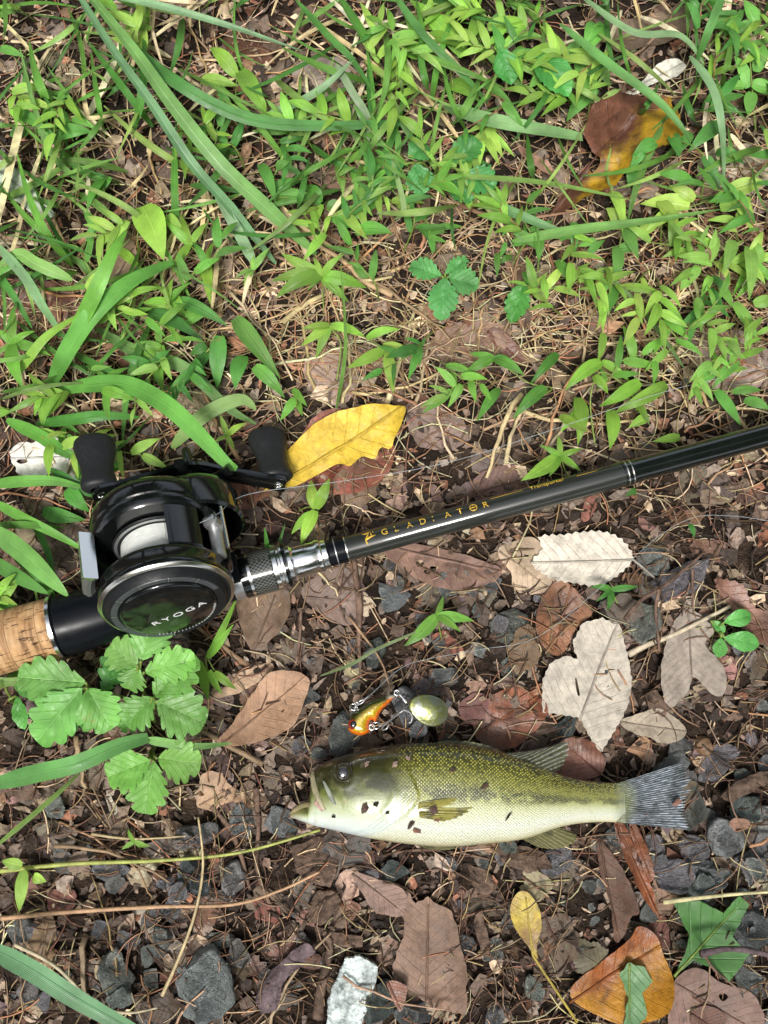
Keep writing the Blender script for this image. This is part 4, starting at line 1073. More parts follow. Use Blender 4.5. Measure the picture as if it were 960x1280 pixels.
rod = empty('fishing_rod', O, 'black carbon fishing rod with cork grip lying across the litter', 'fishing rod')
rod.matrix_basis = RM
def build_rod():
    c0, c1 = rx(-260), rx(70)
    part('cork_grip', lathe([(c0, .0), (c0 + .0005, .011), (c0 + .004, .0142)] + [(c0 + (c1 - c0) * k, .0142 + .0006 * math.sin(k * 5)) for k in np.linspace(.05, .98, 24)] + [(c1, .0138)], axis='x', n=72), G['cork'], rod)
    part('butt_cap', lathe([(c0 - .012, 0), (c0 - .012, .011), (c0 - .010, .0135), (c0 - .001, .014), (c0, .0135)], axis='x', n=48), G['rubber'], rod)
    part('trim_ring', lathe([(c1, .0134), (c1 + .0002, .0146), (c1 + .0018, .0146), (c1 + .002, .013)], axis='x', n=72), G['silver'], rod)
    s0 = c1 + .0019; s1 = rx(292)
    prof = [(s0, .0128), (s0 + .001, .0136), (s0 + .012, .0134), (s0 + .022, .0122), (s0 + .032, .0108), (s0 + .05, .0100), (s1 - .006, .0096), (s1, .0092)]
    part('reel_seat', lathe(prof, axis='x', n=72), G['seat'], rod)
    b = [rx(x) for x in (290, 303, 312, 316, 343, 349, 353, 357, 361, 366, 395, 402, 411)]
    part('fore_sleeve', lathe([(b[0], .0090), (b[0] + .0004, .0094), (b[1], .0092)], axis='x'), G['satin'], rod)
    part('seat_collar', lathe([(b[1], .0088), (b[1] + .0003, .0098), (b[2], .0098), (b[2] + .0002, .0090)], axis='x'), G['gloss'], rod)
    part('trim_ring', lathe([(b[2], .009), (b[2] + .0002, .0101), (b[3], .0101), (b[3] + .0002, .009)], axis='x'), G['silver'], rod)
    part('carbon_hood', lathe([(b[3], .0092), (b[3] + .0003, .0099), (b[4] - .0003, .0099), (b[4], .0092)], axis='x'), G['knit'], rod)
    part('locking_ring', lathe([(b[4], .0092), (b[4] + .0003, .0104), (b[5], .0106), (b[5] + .0006, .0098), (b[6], .0098), (b[6] + .0005, .0107), (b[7], .0107), (b[7] + .0003, .009)], axis='x'), G['silver'], rod)
    part('rubber_ring', lathe([(b[7], .008), (b[7] + .0003, .0100), (b[8], .0100), (b[8] + .0003, .008)], axis='x'), G['gloss'], rod)
    part('locking_nut', lathe([(b[8], .0075), (b[8] + .0003, .0084), (b[9], .0084), (b[9] + .001, .0071), (b[10], .0069), (b[10] + .0008, .0074), (b[11], .0074), (b[11] + .0006, .0068), (b[12] - .0006, .0068), (b[12], .0058)], axis='x'), G['silver'], rod)
    w = [rx(x) for x in (411, 419, 420.4, 432, 433.6, 778, 781, 787, 790)]
    part('winding', lathe([(w[0], .0056), (w[0] + .0004, .0060), (w[3], .0057), (w[3] + .0002, .005)], axis='x'), G['seat'], rod)
    part('thin_ring', lathe([(w[1], .0058), (w[1] + .0001, .00605), (w[2], .00603), (w[2] + .0001, .0058)], axis='x'), G['satin'], rod)
    part('thin_ring', lathe([(w[3], .0052), (w[3] + .0001, .00585), (w[4], .00585), (w[4] + .0001, .0052)], axis='x'), G['champ'], rod)
    RAD = .0056
    bl = part('carbon_blank', lathe([(w[4] - .001, .0052), (w[4], RAD), (w[5], RAD - .0001), (w[5] + .0002, .005)], axis='x', n=96), G['fine'], rod)
    part('blank', lathe([(w[5], .005), (w[5] + .0002, RAD + .0001), (w[8], RAD + .0001), (w[8] + .0006, RAD - .0002), (.35, .0054), (.9, .0042), (1.5, .0024), (1.52, 0)], axis='x', n=64), G['blank'], rod)
    for a in (6, 7):
        part('thin_ring', lathe([(w[a], .0055), (w[a] + .0001, RAD + .00025), (w[a] + .0006, RAD + .00025), (w[a] + .0007, .0055)], axis='x'), G['champ'], rod)
    # lettering wrapped round the blank; angle measured from straight up, towards the far side
    tu = np.array([0, upz.dot(uvec), upz.dot(svec)]); pu = np.array([0, perp.dot(uvec), perp.dot(svec)])
    def wrap(geo, x0, ang0, r, name, mat, scale_y=1.0):
        v, f, u = geo; o_ = np.zeros_like(v)
        a = ang0 + v[:, 1] * scale_y / r
        rr = r + .00005 + np.maximum(v[:, 2], -.00003)
        o_ = np.outer(x0 + v[:, 0], [1, 0, 0]) + np.outer(rr * np.cos(a), tu) + np.outer(rr * np.sin(a), pu)
        return part(name, (o_, f, u), mat, rod, sharp=False)
    x0, x1 = rx(478), rx(613)
    step = (x1 - x0) / 8.6
    for i, ch in enumerate('GLADIATOR'):
        if ch == 'O':
            ring = [tube([(.0016 * math.cos(a) + .0016, .0016 * math.sin(a) + .0015, 0) for a in np.linspace(0, 2 * math.pi, 25)], .0002, 5),
                    tube([(.0000, .0015, 0), (.0032, .0015, 0)], .0002, 5), tube([(.0016, -.0003, 0), (.0016, .0033, 0)], .0002, 5)]
            geo = join(ring)
        else: geo = text_mesh(ch, .0042)
        wrap(geo, x0 + step * i, .18, RAD, 'gold_letter', G['gold'])
    # emblem: sharp gold Z with a bar beside it
    e = [tube(np.array(p) * .001, np.array(r) * .001, 5) for p, r in [
        ([(-.2, 5.6, 0), (1.2, 5.3, 0), (2.6, 5.7, 0), (3.2, 6.2, 0)], [.15, .4, .4, .1]), ([(2.9, 5.9, 0), (2.0, 4.2, 0), (1.0, 2.6, 0), (.7, 1.9, 0)], [.25, .4, .5, .3]),
        ([(.5, 2.0, 0), (1.8, 2.7, 0), (3.4, 3.2, 0), (5.6, 3.4, 0)], [.2, .6, .55, .1]), ([(.7, 2.2, 0), (.9, 1.0, 0), (1.3, -.4, 0)], [.4, .4, .05]),
        ([(3.5, 6.0, 0), (3.6, 4.6, 0), (3.7, 3.4, 0)], [.15, .3, .2]), ([(4.6, 5.8, 0), (4.7, 5.0, 0)], [.2, .15])]]
    ge = join(e); ge[0][:, 2] *= .15
    wrap(ge, rx(456), -.25, RAD, 'gold_emblem', G['gold'])
    wrap(text_mesh('Transporter', .0032, spacing=1.0), rx(664), .70, RAD, 'gold_lettering', G['gold'])
    wrap(tube([(0, 0, 0), (rx(655) - rx(615), 0, 0)], .00010, 4), rx(615), .85, RAD, 'gold_rule', G['gold'])
    wrap(tube([(0, 0, 0), (rx(748) - rx(722), 0, 0)], .00010, 4), rx(722), .80, RAD, 'gold_rule', G['gold'])
build_rod()

reel = empty('fishing_reel', O, 'black baitcasting reel with silver ring and white line mounted on the rod', 'fishing reel')
RM2 = RM.copy(); RM2.translation = Vector(O + rdir * .0065)
reel.matrix_basis = RM2
CU = 3.05
def cyl_pt(ang, r, s):
    return ((r * math.cos(ang)) * CM, (CU + r * math.sin(ang)) * CM, s * CM)
def lz(prof, n=96, ctr=(0, CU), a0=0, a1=2 * math.pi):
    return lathe([(z * CM, r * CM) for z, r in prof], origin=(ctr[0] * CM, ctr[1] * CM, 0), axis='z', n=n, a0=a0, a1=a1)
def arc_box(a0, a1, r0, r1, s0, s1, n=24, ch=.06):
    """a bar along the spool axis following the frame, with chamfered edges"""
    prof = [(s0 + ch, r0), (s0, r0 + ch), (s0, r1 - ch), (s0 + ch, r1), (s1 - ch, r1), (s1, r1 - ch), (s1, r0 + ch), (s1 - ch, r0), (s0 + ch, r0)]
    v, f, u = lz(prof, n, a0=a0, a1=a1)
    m = n + 1; k = len(prof) - 1
    f = f + [tuple(i * m for i in range(k)), tuple(i * m + m - 1 for i in range(k))[::-1]]
    return v, f, u
def build_reel():
    R = math.radians
    # palm side
    fr = part('palm_side_frame', lz([(.95, 1.9), (.95, 2.55), (1.05, 2.62), (1.2, 2.66), (1.55, 2.67), (1.62, 2.72), (1.78, 2.76), (1.9, 2.74)]), G['gloss'], reel)
    part('silver_ring', lz([(1.895, 2.735), (1.95, 2.745), (2.04, 2.68), (2.07, 2.61), (2.06, 2.58)]), G['champ'], reel)
    sp = part('side_plate', lz([(2.06, 2.60), (2.03, 2.54), (2.06, 2.46), (2.30, 2.36), (2.36, 2.30), (2.36, 1.98), (2.32, 1.94), (2.34, 1.93)]), G['matte'], reel)
    for k in range(10):
        a0 = R(14 + k * 31)
        if 235 < (14 + k * 31) % 360 < 330: continue
        part('inset_panel', lz([(2.36, 2.27), (2.385, 2.25), (2.385, 2.03), (2.36, 2.01)], 12, a0=a0, a1=a0 + R(28.5)), G['grey'], sp_root(sp))
        part('panel_gap', lz([(2.372, 2.29), (2.392, 2.27), (2.392, 2.02), (2.372, 2.0)], 2, a0=a0 + R(28.9), a1=a0 + R(30.1)), G['satin'], sp_root(sp))
    cap = part('centre_cap', lz([(2.33, 1.95), (2.42, 1.94), (2.47, 1.90), (2.50, 1.80), (2.55, 1.2), (2.575, .6), (2.58, 0)]), G['gloss'], reel)
    for k in range(22):
        a = R(-118 + k * 5.0)
        r0, r1 = 1.80, 1.885
        z0 = 2.505
        g = box(Matrix.Translation(cyl_pt(a, (r0 + r1) / 2, z0 - .012)) @ Matrix.Rotation(a, 4, 'Z') @ Matrix.Rotation(.5, 4, 'Y'), ((r1 - r0) * CM * (1.4 if k % 5 == 0 else .9), .022 * CM, .03 * CM))
        part('tick_mark', g, G['white'], reel)
    # name on the cap
    x = -1.05
    for ch in 'RYOGA':
        v, f, u = text_mesh(ch, .0047, .0001)
        w = v[:, 0].max() - v[:, 0].min()
        v = v * np.array([1.25, .82, 1]); v[:, 0] -= v[:, 0].min(); v[:, 1] -= .0017
        v[:, 0] += v[:, 1] * -.05
        a = R(14)
        px_, py_ = v[:, 0] + x * CM, v[:, 1] - .28 * CM
        X = px_ * math.cos(a) - py_ * math.sin(a) + .10 * CM; Y = px_ * math.sin(a) + py_ * math.cos(a)
        # the letters run level with the rod seen from the palm side
        P = np.column_stack([X, CU * CM + Y, np.full(len(v), 2.562 * CM) + np.maximum(v[:, 2], 0)])
        rr = np.hypot(P[:, 0], P[:, 1] - CU * CM) / CM
        P[:, 2] = (np.interp(rr, [0, .6, 1.2, 1.8], [2.58, 2.575, 2.55, 2.50]) + .012) * CM + np.maximum(v[:, 2], 0)
        part('white_letter', (P, f, u), G['white'], reel, sharp=False)
        x += (w * 125 + .14) if False else (w * 1.25 / CM + .14)
    # handle side
    part('handle_side_frame', lz([(-.95, 1.9), (-.95, 2.6), (-1.05, 2.70), (-1.3, 2.74), (-1.45, 2.72), (-1.5, 2.66), (-1.56, 2.72), (-1.9, 2.74), (-2.25, 2.66), (-2.5, 2.45), (-2.62, 2.1), (-2.66, 0)]), G['gloss'], reel)
    part('gear_housing', lz([(-1.1, 2.0), (-1.2, 2.12), (-2.3, 2.1), (-2.7, 1.95), (-2.95, 1.6), (-3.0, 1.0), (-3.0, 0)], 64, ctr=(1.55, CU - .25)), G['gloss'], reel)
    # frame bars between the side plates
    part('thumb_rest', arc_box(R(38), R(70), 2.12, 2.62, -1.05, 1.05, 10, .14), G['gloss'], reel)
    part('front_bar', arc_box(R(-52), R(2), 2.35, 2.85, -1.05, 1.05, 16, .12), G['gloss'], reel)
    part('front_cowl', arc_box(R(4), R(30), 2.62, 2.88, -1.05, -.55, 10, .08), G['matte'], reel)
    part('rear_bar', arc_box(R(176), R(232), 2.2, 2.66, -1.05, 1.05, 16, .12), G['gloss'], reel)
    part('reel_foot', join([box(Matrix.Translation((0, .95 * CM, 0)), (5.6 * CM, .25 * CM, 1.5 * CM), .08 * CM), box(Matrix.Translation((0, 1.25 * CM, 0)), (2.6 * CM, .9 * CM, 1.6 * CM), .1 * CM)]), G['matte'], reel)
    tb = part('thumb_bar', arc_box(R(146), R(171), 2.75, 3.25, -1.0, 1.15, 10, .18), G['bar'], reel)
    part('bar_edge', arc_box(R(144), R(147), 2.75, 3.36, -1.04, 1.18, 3, .03), G['silver'], sp_root(tb))
    # spool
    sp2 = part('spool', join([lz([(-.92, .5), (-.92, 1.86), (-.86, 1.9), (-.80, 1.86), (-.74, 1.5)]), lz([(.74, 1.5), (.80, 1.86), (.86, 1.9), (.92, 1.86), (.92, .5)])]), G['matte'], reel)
    part('spool_rim', lz([(-.79, 1.80), (-.765, 1.83), (-.755, 1.76), (-.76, 1.7)]), G['satin'], reel)
    part('wound_line', lz([(-.77, 1.35)] + [(z, 1.56 + .05 * math.cos(z * 1.9)) for z in np.linspace(-.77, .77, 14)] + [(.77, 1.35)]), G['line'], reel)
    # level wind
    bx_, by_ = 2.5, CU + .95
    part('levelwind_shaft', lathe([(-1.02 * CM, 0), (-1.02 * CM, .28 * CM), (1.02 * CM, .28 * CM), (1.02 * CM, 0)], origin=(bx_ * CM, (by_ - .35) * CM, 0), n=24), G['satin'], reel)
    part('guide_bar', lathe([(-1.02 * CM, 0), (-1.02 * CM, .09 * CM), (1.02 * CM, .09 * CM), (1.02 * CM, 0)], origin=((bx_ + .45) * CM, (by_ + .15) * CM, 0), n=16), G['silver'], reel)
    lw = part('line_guide', join([box(Matrix.Translation(((bx_ + .05) * CM, (by_ - .1) * CM, -.42 * CM)) @ Matrix.Rotation(.3, 4, 'Z'), (.62 * CM, .95 * CM, .46 * CM), .12 * CM)]), G['satin'], reel)
    ring = [(bx_ + .22 + 0 * a, by_ + .50 + .13 * math.cos(a), -.42 + .13 * math.sin(a)) for a in np.linspace(0, 2 * math.pi, 21)]
    part('guide_eye', tube(np.array(ring) * CM, .05 * CM, 6), G['silver'], sp_root(lw))
    # handle: star drag, crank arm swept at the ends, two rubber knobs
    hc = (1.75, CU - .35)
    star = []
    for k in range(5):
        a = R(20 + k * 72)
        star.append(tube([((hc[0] + q * math.cos(a)) * CM, (hc[1] + q * math.sin(a)) * CM, (-3.25 - .12 * q / 2) * CM) for q in (0.2, .9, 1.6, 1.95)], np.array([.30, .24, .2, .26]) * CM, 8))
    part('star_drag', join(star), G['gloss'], reel)
    part('drive_shaft', lathe([(-2.9 * CM, .5 * CM), (-3.5 * CM, .5 * CM), (-3.52 * CM, .35 * CM), (-4.5 * CM, .32 * CM), (-4.55 * CM, .22 * CM), (-5.5 * CM, .2 * CM), (-5.6 * CM, .14 * CM), (-5.6 * CM, 0)], origin=(hc[0] * CM, hc[1] * CM, 0), n=24), G['gloss'], reel)
    ha = R(-20)
    hd = np.array([math.cos(ha), math.sin(ha), 0]); hn = np.array([-hd[1], hd[0], 0])
    ts = np.linspace(-4.25, 4.1, 29)
    V, F = [], []
    for t in ts:
        sw = -4.25 + .95 * (max(0, abs(t) - .7) / 3.5) ** 1.15
        w = .42 + .28 * math.exp(-(t / .9) ** 2) + .10 * math.exp(-((abs(t) - 4.0) / .4) ** 2)
        if abs(t) > 3.9: w *= math.sqrt(max(.05, 1 - ((abs(t) - 3.9) / .36) ** 2))
        c = np.array([hc[0], hc[1], 0]) + hd * t; th = .13
        for (a, b) in ((-1, -.7), (-1, .7), (-.8, 1), (.8, 1), (1, .7), (1, -.7), (.8, -1), (-.8, -1)):
            V.append((c + hn * w * a + np.array([0, 0, sw + th * b])) * CM)
    for i in range(len(ts) - 1):
        for j in range(8):
            k = (j + 1) % 8; F.append((i * 8 + j, i * 8 + k, i * 8 + 8 + k, i * 8 + 8 + j))
    F += [tuple(range(8))[::-1], tuple(len(ts) * 8 - 8 + j for j in range(8))]
    V = np.array(V)
    part('handle_arm', (V, F, V[:, :2]), G['gloss'], reel)
    for t in (-3.9, 3.8):
        c = np.array([hc[0], hc[1], 0]) + hd * t
        s0 = -3.42
        kn = []
        prof = [(.0, .35), (.12, .62), (.35, .70), (.9, .62), (1.5, .66), (2.1, .78), (2.6, .80), (2.85, .66), (2.98, .35), (3.0, .02)]
        pz = catmull(np.array(prof), 4)
        nV, nF = [], []
        m = 28
        for (q, r_) in pz:
            for j in range(m):
                a = 2 * math.pi * j / m
                nV.append((c + hd * (1.12 * r_ * math.cos(a)) + hn * (.74 * r_ * math.sin(a)) + np.array([0, 0, s0 - .12 - q * .98])) * CM)
        for i in range(len(pz) - 1):
            for j in range(m):
                k = (j + 1) % m; nF.append((i * m + j, i * m + m + j, i * m + m + k, i * m + k))
        nV = np.array(nV)
        part('handle_knob', (nV, nF, nV[:, :2]), G['rubber'], reel)
        part('rivet', lathe([((s0 + .1) * CM, .22 * CM), ((s0 + .17) * CM, .21 * CM), ((s0 + .21) * CM, .15 * CM), ((s0 + .21) * CM, .1 * CM), ((s0 + .17) * CM, .08 * CM), ((s0 + .17) * CM, 0)], origin=(c[0] * CM, c[1] * CM, 0), n=24), G['silver'], reel)
def sp_root(o): return o
build_reel()
def rw(r, u, s):
    return O + rdir * .0065 + (rdir * r + uvec * u + svec * s) * CM

def line_thing(pts, rad, label, name='fishing_line'):
    P = catmull(np.array(pts), 10)
    v, f, u = tube(P, rad, 6)
    o = mesh_obj(name, v, f, plain('clear_line', lin('#a2abad'), .25, spec=.5), uvs=u)
    tag(o, label, 'fishing line')
line_thing([rw(1.1, CU + 1.3, -.2), rw(2.72, CU + 1.46, -.42), at(310, 618, .045), at(430, 601, .036), at(560, 578, .030), at(700, 534, .026), at(830, 490, .022), at(960, 459, .018), at(1040, 440, .014)], .00011,
           'taut thin fishing line running from the reel past the yellow leaf')
# ------------------------------------------------------------------ fish
def m_fish():
    t = NT('bass_skin'); u, v = t.uv(); c = t.obj
    hd = t.n('Attribute', attribute_name='head').outputs['Fac']; eg = t.n('Attribute', attribute_name='edge').outputs['Fac']
    n1, n2, n3 = t.noise(60, c, detail=4, rough=.6), t.noise(230, c, detail=4, rough=.65), t.noise(900, c, detail=2)
    vv = t.math('ADD', v, t.math('MULTIPLY', t.math('SUBTRACT', n2, .5), .10))
    col = t.ramp(vv, [(.0, lin('#1f200a')), (.10, lin('#35360f')), (.26, lin('#5e6020')), (.40, lin('#7a7d36')), (.52, lin('#a3a76c')), (.66, lin('#c2c6a6')), (.80, lin('#cdd1c4')), (.93, lin('#ccccb4')), (1.0, lin('#b8b088'))])
    # broken dark band along the flank
    g = t.math('MULTIPLY', t.maprange(t.math('ABSOLUTE', t.math('SUBTRACT', vv, .46)), .02, .13, 1, 0), t.maprange(t.noise(110, c, detail=5, rough=.75), .40, .54))
    col = t.mix(t.math('MULTIPLY', g, .88), col, lin('#2b3016'))
    col = t.mix(t.math('MULTIPLY', t.maprange(t.noise(170, c, detail=5, rough=.7), .52, .64), t.maprange(v, .1, .45, .7, 0)), col, lin('#25260c'))
    # scales: diamond lattice, pale or gold centres
    rot = t.n('Mapping', {'Vector': t.n('CombineXYZ', {0: t.math('MULTIPLY', u, 96.0), 1: t.math('MULTIPLY', v, 29.0), 2: 0.0}).outputs[0], 'Rotation': (0, 0, math.radians(45))}).outputs[0]
    vo = t.n('TexVoronoi', {'Vector': rot, 'Scale': 1.41, 'Randomness': .18}); dist, cellc = vo.outputs['Distance'], vo.outputs['Color']
    body = t.math('SUBTRACT', 1.0, hd)
    cr = t.n('SeparateXYZ', {0: cellc}).outputs[0]
    gold = t.math('MULTIPLY', t.math('MULTIPLY', t.maprange(dist, .08, .48, 1, 0), t.maprange(cr, .2, .5)), t.math('MULTIPLY', body, t.maprange(v, .06, .55, 1.0, .3)))
    col = t.mix(gold, col, lin('#c6bf52'))
    edge = t.math('MULTIPLY', t.maprange(dist, .38, .62), body)
    col = t.mix(t.math('MULTIPLY', edge, .42), col, lin('#54562a'))
    # head
    hv = t.math('ADD', v, t.math('MULTIPLY', t.math('SUBTRACT', n1, .5), .30))
    hcol = t.ramp(hv, [(.0, lin('#2a2610')), (.25, lin('#3d3d18')), (.44, lin('#5f6630')), (.56, lin('#8a9460')), (.67, lin('#b0b896')), (.8, lin('#c4ccc0')), (1.0, lin('#bcc6c8'))])
    hcol = t.mix(t.maprange(n2, .52, .7, 0, .3), hcol, lin('#bfae92'))
    hcol = t.mix(t.math('MULTIPLY', t.maprange(t.noise(140, c, detail=4), .46, .6), t.maprange(v, .35, .68, .8, 0)), hcol, lin('#2b2a14'))
    jaw = t.maprange(u, .0, .055, 1, 0)
    hcol = t.mix(t.math('MULTIPLY', jaw, .8), hcol, lin('#7d7050'))
    col = t.mix(hd, col, hcol)
    col = t.mix(t.maprange(u, .95, 1.0, 0, .6), col, lin('#7d8474'))
    # pale bluish lines along the gill cover
    s = t.math('SINE', t.math('MULTIPLY', eg, .85))
    gl = t.math('MULTIPLY', t.maprange(s, .45, .95), t.math('MULTIPLY', t.maprange(eg, -34, -24), t.maprange(eg, -3, 1, 1, 0)))
    gl = t.math('MULTIPLY', gl, t.maprange(v, .4, .65))
    col = t.mix(t.math('MULTIPLY', gl, .65), col, lin('#93a7ac'))
    h = t.math('ADD', t.math('MULTIPLY', t.math('MULTIPLY', t.math('SUBTRACT', 1.0, dist), body), .8), t.math('ADD', t.math('MULTIPLY', n2, .35), t.math('MULTIPLY', n3, .15)))
    return t.done(t.pbsdf(col, t.maprange(n2, .3, .7, .26, .42), t.bump(h, .55, .0008), 0.0, .6, Coat_Weight=.8, Coat_Roughness=.12))
def m_fin(name, a, b, f=.35, base=None):
    t = NT(name); u, v = t.uv(); c = t.obj
    ry = t.n('Attribute', attribute_name='ray').outputs['Fac']
    n = t.noise(1.0, t.n('CombineXYZ', {0: t.math('MULTIPLY', u, 7.0), 1: t.math('MULTIPLY', v, 70.0), 2: 0.0}).outputs[0], detail=3, rough=.65)
    col = t.mix(t.math('MULTIPLY', ry, t.maprange(n, .38, .62)), a, b)
    col = t.mix(t.maprange(t.noise(120, c, detail=3), .5, .65, 0, .6), col, lin('#2a2b28'))
    if base: col = t.mix(t.maprange(t.math('ADD', u, t.math('MULTIPLY', n, .25)), .12, .38, .9, 0), col, base)
    sh = t.pbsdf(col, .25, t.bump(n, .5, .0006), 0, .7, Coat_Weight=.6, Coat_Roughness=.12)
    return t.done(t.trans(sh, col, f))
FISH_Z = .0185
def build_fish():
    topp = np.array([(363, 1016), (367, 1010), (374, 1005), (382, 1002), (386, 999), (389, 975), (392, 963), (402, 953), (418, 948), (436, 942), (462, 936), (496, 930), (532, 928), (571, 929), (600, 933), (629, 940), (658, 950), (685, 961), (702, 969), (725, 975), (752, 978), (782, 979)])
    botp = np.array([(363, 1020), (371, 1025), (386, 1030), (402, 1034), (428, 1040), (459, 1047), (496, 1053), (532, 1057), (571, 1058), (600, 1055), (644, 1051), (668, 1045), (693, 1035), (722, 1029), (755, 1027), (782, 1029)])
    xs = np.concatenate([np.linspace(363, 384, 12), np.linspace(385, 396, 22), np.linspace(398, 782, 210)])
    top, bot = np.interp(xs, topp[:, 0], topp[:, 1]), np.interp(xs, botp[:, 0], botp[:, 1])
    def sm(a, k):
        p = np.pad(a, k, mode='edge'); return np.convolve(p, np.ones(2 * k + 1) / (2 * k + 1), 'valid')
    s1, s2 = sm(top, 7), sm(bot, 7)
    w = np.clip((xs - 400) / 20, 0, 1)
    top = top * (1 - w) + s1 * w; bot = s2
    bx = np.array([(363, 2), (372, 8), (384, 13), (392, 19), (410, 27), (440, 34), (480, 38), (520, 40), (570, 39), (620, 33), (670, 24), (710, 16), (750, 9.5), (770, 6.5), (782, 2.2)])
    bb = sm(np.interp(xs, bx[:, 0], bx[:, 1]), 4)
    m = 120
    V, U, HD, EG = [], [], [], []
    ey = np.array([(955, 508), (968, 514), (976, 518), (988, 523), (1001, 518), (1016, 505), (1032, 486), (1042, 460), (1056, 420)])
    zmin = 1
    for i, x in enumerate(xs):
        for j in range(m):
            a = 2 * math.pi * j / m
            cy = (top[i] + bot[i]) / 2; ha = (bot[i] - top[i]) / 2
            ca, sa = math.cos(a), math.sin(a)
            py = cy - ha * ca
            zz = bb[i] * math.copysign(abs(sa) ** .85, sa)
            e = x - np.interp(py, ey[:, 0], ey[:, 1])
            h = 1 / (1 + math.exp(-(-e - 14 * (py < 1000) ) / 7.0))
            if zz > 0:
                lift = 0
                if e < 0: lift += 1.7 * math.exp(e / 16.0)
                else: lift -= 1.0 * math.exp(-e / 6.0)
                e2 = e + 30                                       # front edge of the gill cover
                lift += .8 * math.exp(-(e2 / 5) ** 2) * (1 if py > 960 else .3)
                if py > 1010 and -34 < e < 0: lift += .45 * math.sin(e * .85)
                # cheek and eye socket
                de = math.hypot((x - 429), (py - 966)); lift += 1.2 * math.exp(-((de - 14) / 5) ** 2) - 1.5 * math.exp(-(de / 9) ** 2)
                lift -= 1.1 * math.exp(-((py - 985 - (x - 400) * .55) / 4.0) ** 2) * (1 if 394 < x < 430 else 0)
                zz += lift * min(1, abs(sa) * 1.6) * min(1, (x - 363) / 30)
            p = at(x, py, FISH_Z); V.append((p[0], p[1], FISH_Z + zz * PX))
            U.append(((x - 363) / 419, (1 - ca) / 2)); HD.append(h); EG.append(e)
    n = len(xs); F = []
    for i in range(n - 1):
        for j in range(m):
            k = (j + 1) % m; F.append((i * m + j, i * m + k, i * m + m + k, i * m + m + j))
    F += [tuple(range(m))[::-1], tuple((n - 1) * m + j for j in range(m))]
    V = np.array(V)
    root = empty('fish', (*at(570, 1000, 0)[:2], float(V[:, 2].min())), 'olive green bass with pale belly lying on its side on the litter', 'fish')
    mesh_obj('body', V, F, m_fish(), parent=root, uvs=np.array(U), attrs={'head': HD, 'edge': EG})
    gx = np.arange(0, len(V), 3); stamp(V[gx, 0], V[gx, 1], V[gx, 2])
    # fins: fans between a root edge and a tip edge, rays stand proud
    def fin(name, rootp, tipp, z0, z1, rays, mat, rel=.00035, nu=16, notch=.0, droop=0.0, thick=.0003, fray=0.0):
        k = rays * 8 + 1
        r_ = resample(catmull(np.array(rootp, float), 8), 1, False); t_ = resample(catmull(np.array(tipp, float), 8), 1, False)
        def pick(c, s): q = s * (len(c) - 1); i = int(min(q, len(c) - 2)); return c[i] + (c[i + 1] - c[i]) * (q - i)
        Vt, Ut, Ry = [], [], []
        rr = np.random.default_rng(len(name) * 7 + rays)
        jit = rr.normal(0, fray, rays + 2)
        for a in range(k):
            s = a / (k - 1); ph = (a % 8) / 8
            ray = abs(math.cos(math.pi * ph)) ** 3
            ext = 1 - notch * (1 - ray) + jit[a // 8]
            A, B = pick(r_, s), pick(t_, s)
            for b in range(nu + 1):
                q = b / nu * ext; P = A + (B - A) * q
                z = z0 + (z1 - z0) * q + droop * math.sin(math.pi * q) + rel * ray * (1 - .5 * q) + .0006 * math.sin(s * 9 + q * 2)
                w = at(P[0], P[1], z); Vt.append((w[0], w[1], z)); Ut.append((q, s)); Ry.append(ray)
        n1 = nu + 1
        Ft = [(a * n1 + b, a * n1 + b + 1, (a + 1) * n1 + b + 1, (a + 1) * n1 + b) for a in range(k - 1) for b in range(nu)]
        Vt = np.array(Vt); Bt = Vt.copy(); Bt[:, 2] -= thick; N = len(Vt)
        Fb = [tuple(i + N for i in f[::-1]) for f in Ft]
        return mesh_obj(name, np.vstack([Vt, Bt]), Ft + Fb, mat, parent=root, uvs=np.array(Ut + Ut), attrs={'ray': Ry + Ry})
    fd = m_fin('tail_fin_skin_glints', lin('#454c52'), lin('#dfe8f0'), .12, lin('#8f9670'))  # blue-white streaks on the tail rays are wet glints painted into the colour
    fo = m_fin('olive_fin_skin', lin('#6d6a3c'), lin('#a8a684'), .35)
    fp = m_fin('pectoral_fin_skin', lin('#a39a3e'), lin('#d2cb78'), .4)
    fl = m_fin('dorsal_fin_skin', lin('#5b5a38'), lin('#c9ccc4'), .35)
    fin('tail_fin', [(770, 980), (779, 990), (782, 1004), (779, 1017), (770, 1028)], [(846, 955), (862, 966), (859, 985), (856, 1000), (859, 1018), (858, 1037)], FISH_Z + .0006, .0125, 26, fd, .0006, 30, .05, fray=.04)
    fin('soft_dorsal_fin', [(627, 942), (650, 949), (672, 957), (690, 966)], [(668, 938), (692, 931), (708, 927), (712, 941), (700, 962)], FISH_Z + .002, .014, 11, fl, .0006, 16, .08, fray=.02)
    fin('spiny_dorsal_fin', [(540, 931), (570, 931), (600, 935), (626, 942)], [(552, 926), (580, 926), (608, 931), (630, 940)], FISH_Z + .001, FISH_Z, 8, fo, .0003, 6, .1)
    fin('anal_fin', [(652, 1048), (668, 1043), (684, 1036), (694, 1033)], [(672, 1059), (694, 1062), (716, 1056), (722, 1046), (716, 1040)], FISH_Z - .001, .0125, 10, fo, .0004, 14, .06)
    fin('pelvic_fin', [(512, 1054), (528, 1056), (545, 1057)], [(538, 1062), (556, 1063), (575, 1060)], FISH_Z - .002, FISH_Z - .004, 6, fo, .0003, 8, .05)
    zt = FISH_Z + 40 * PX
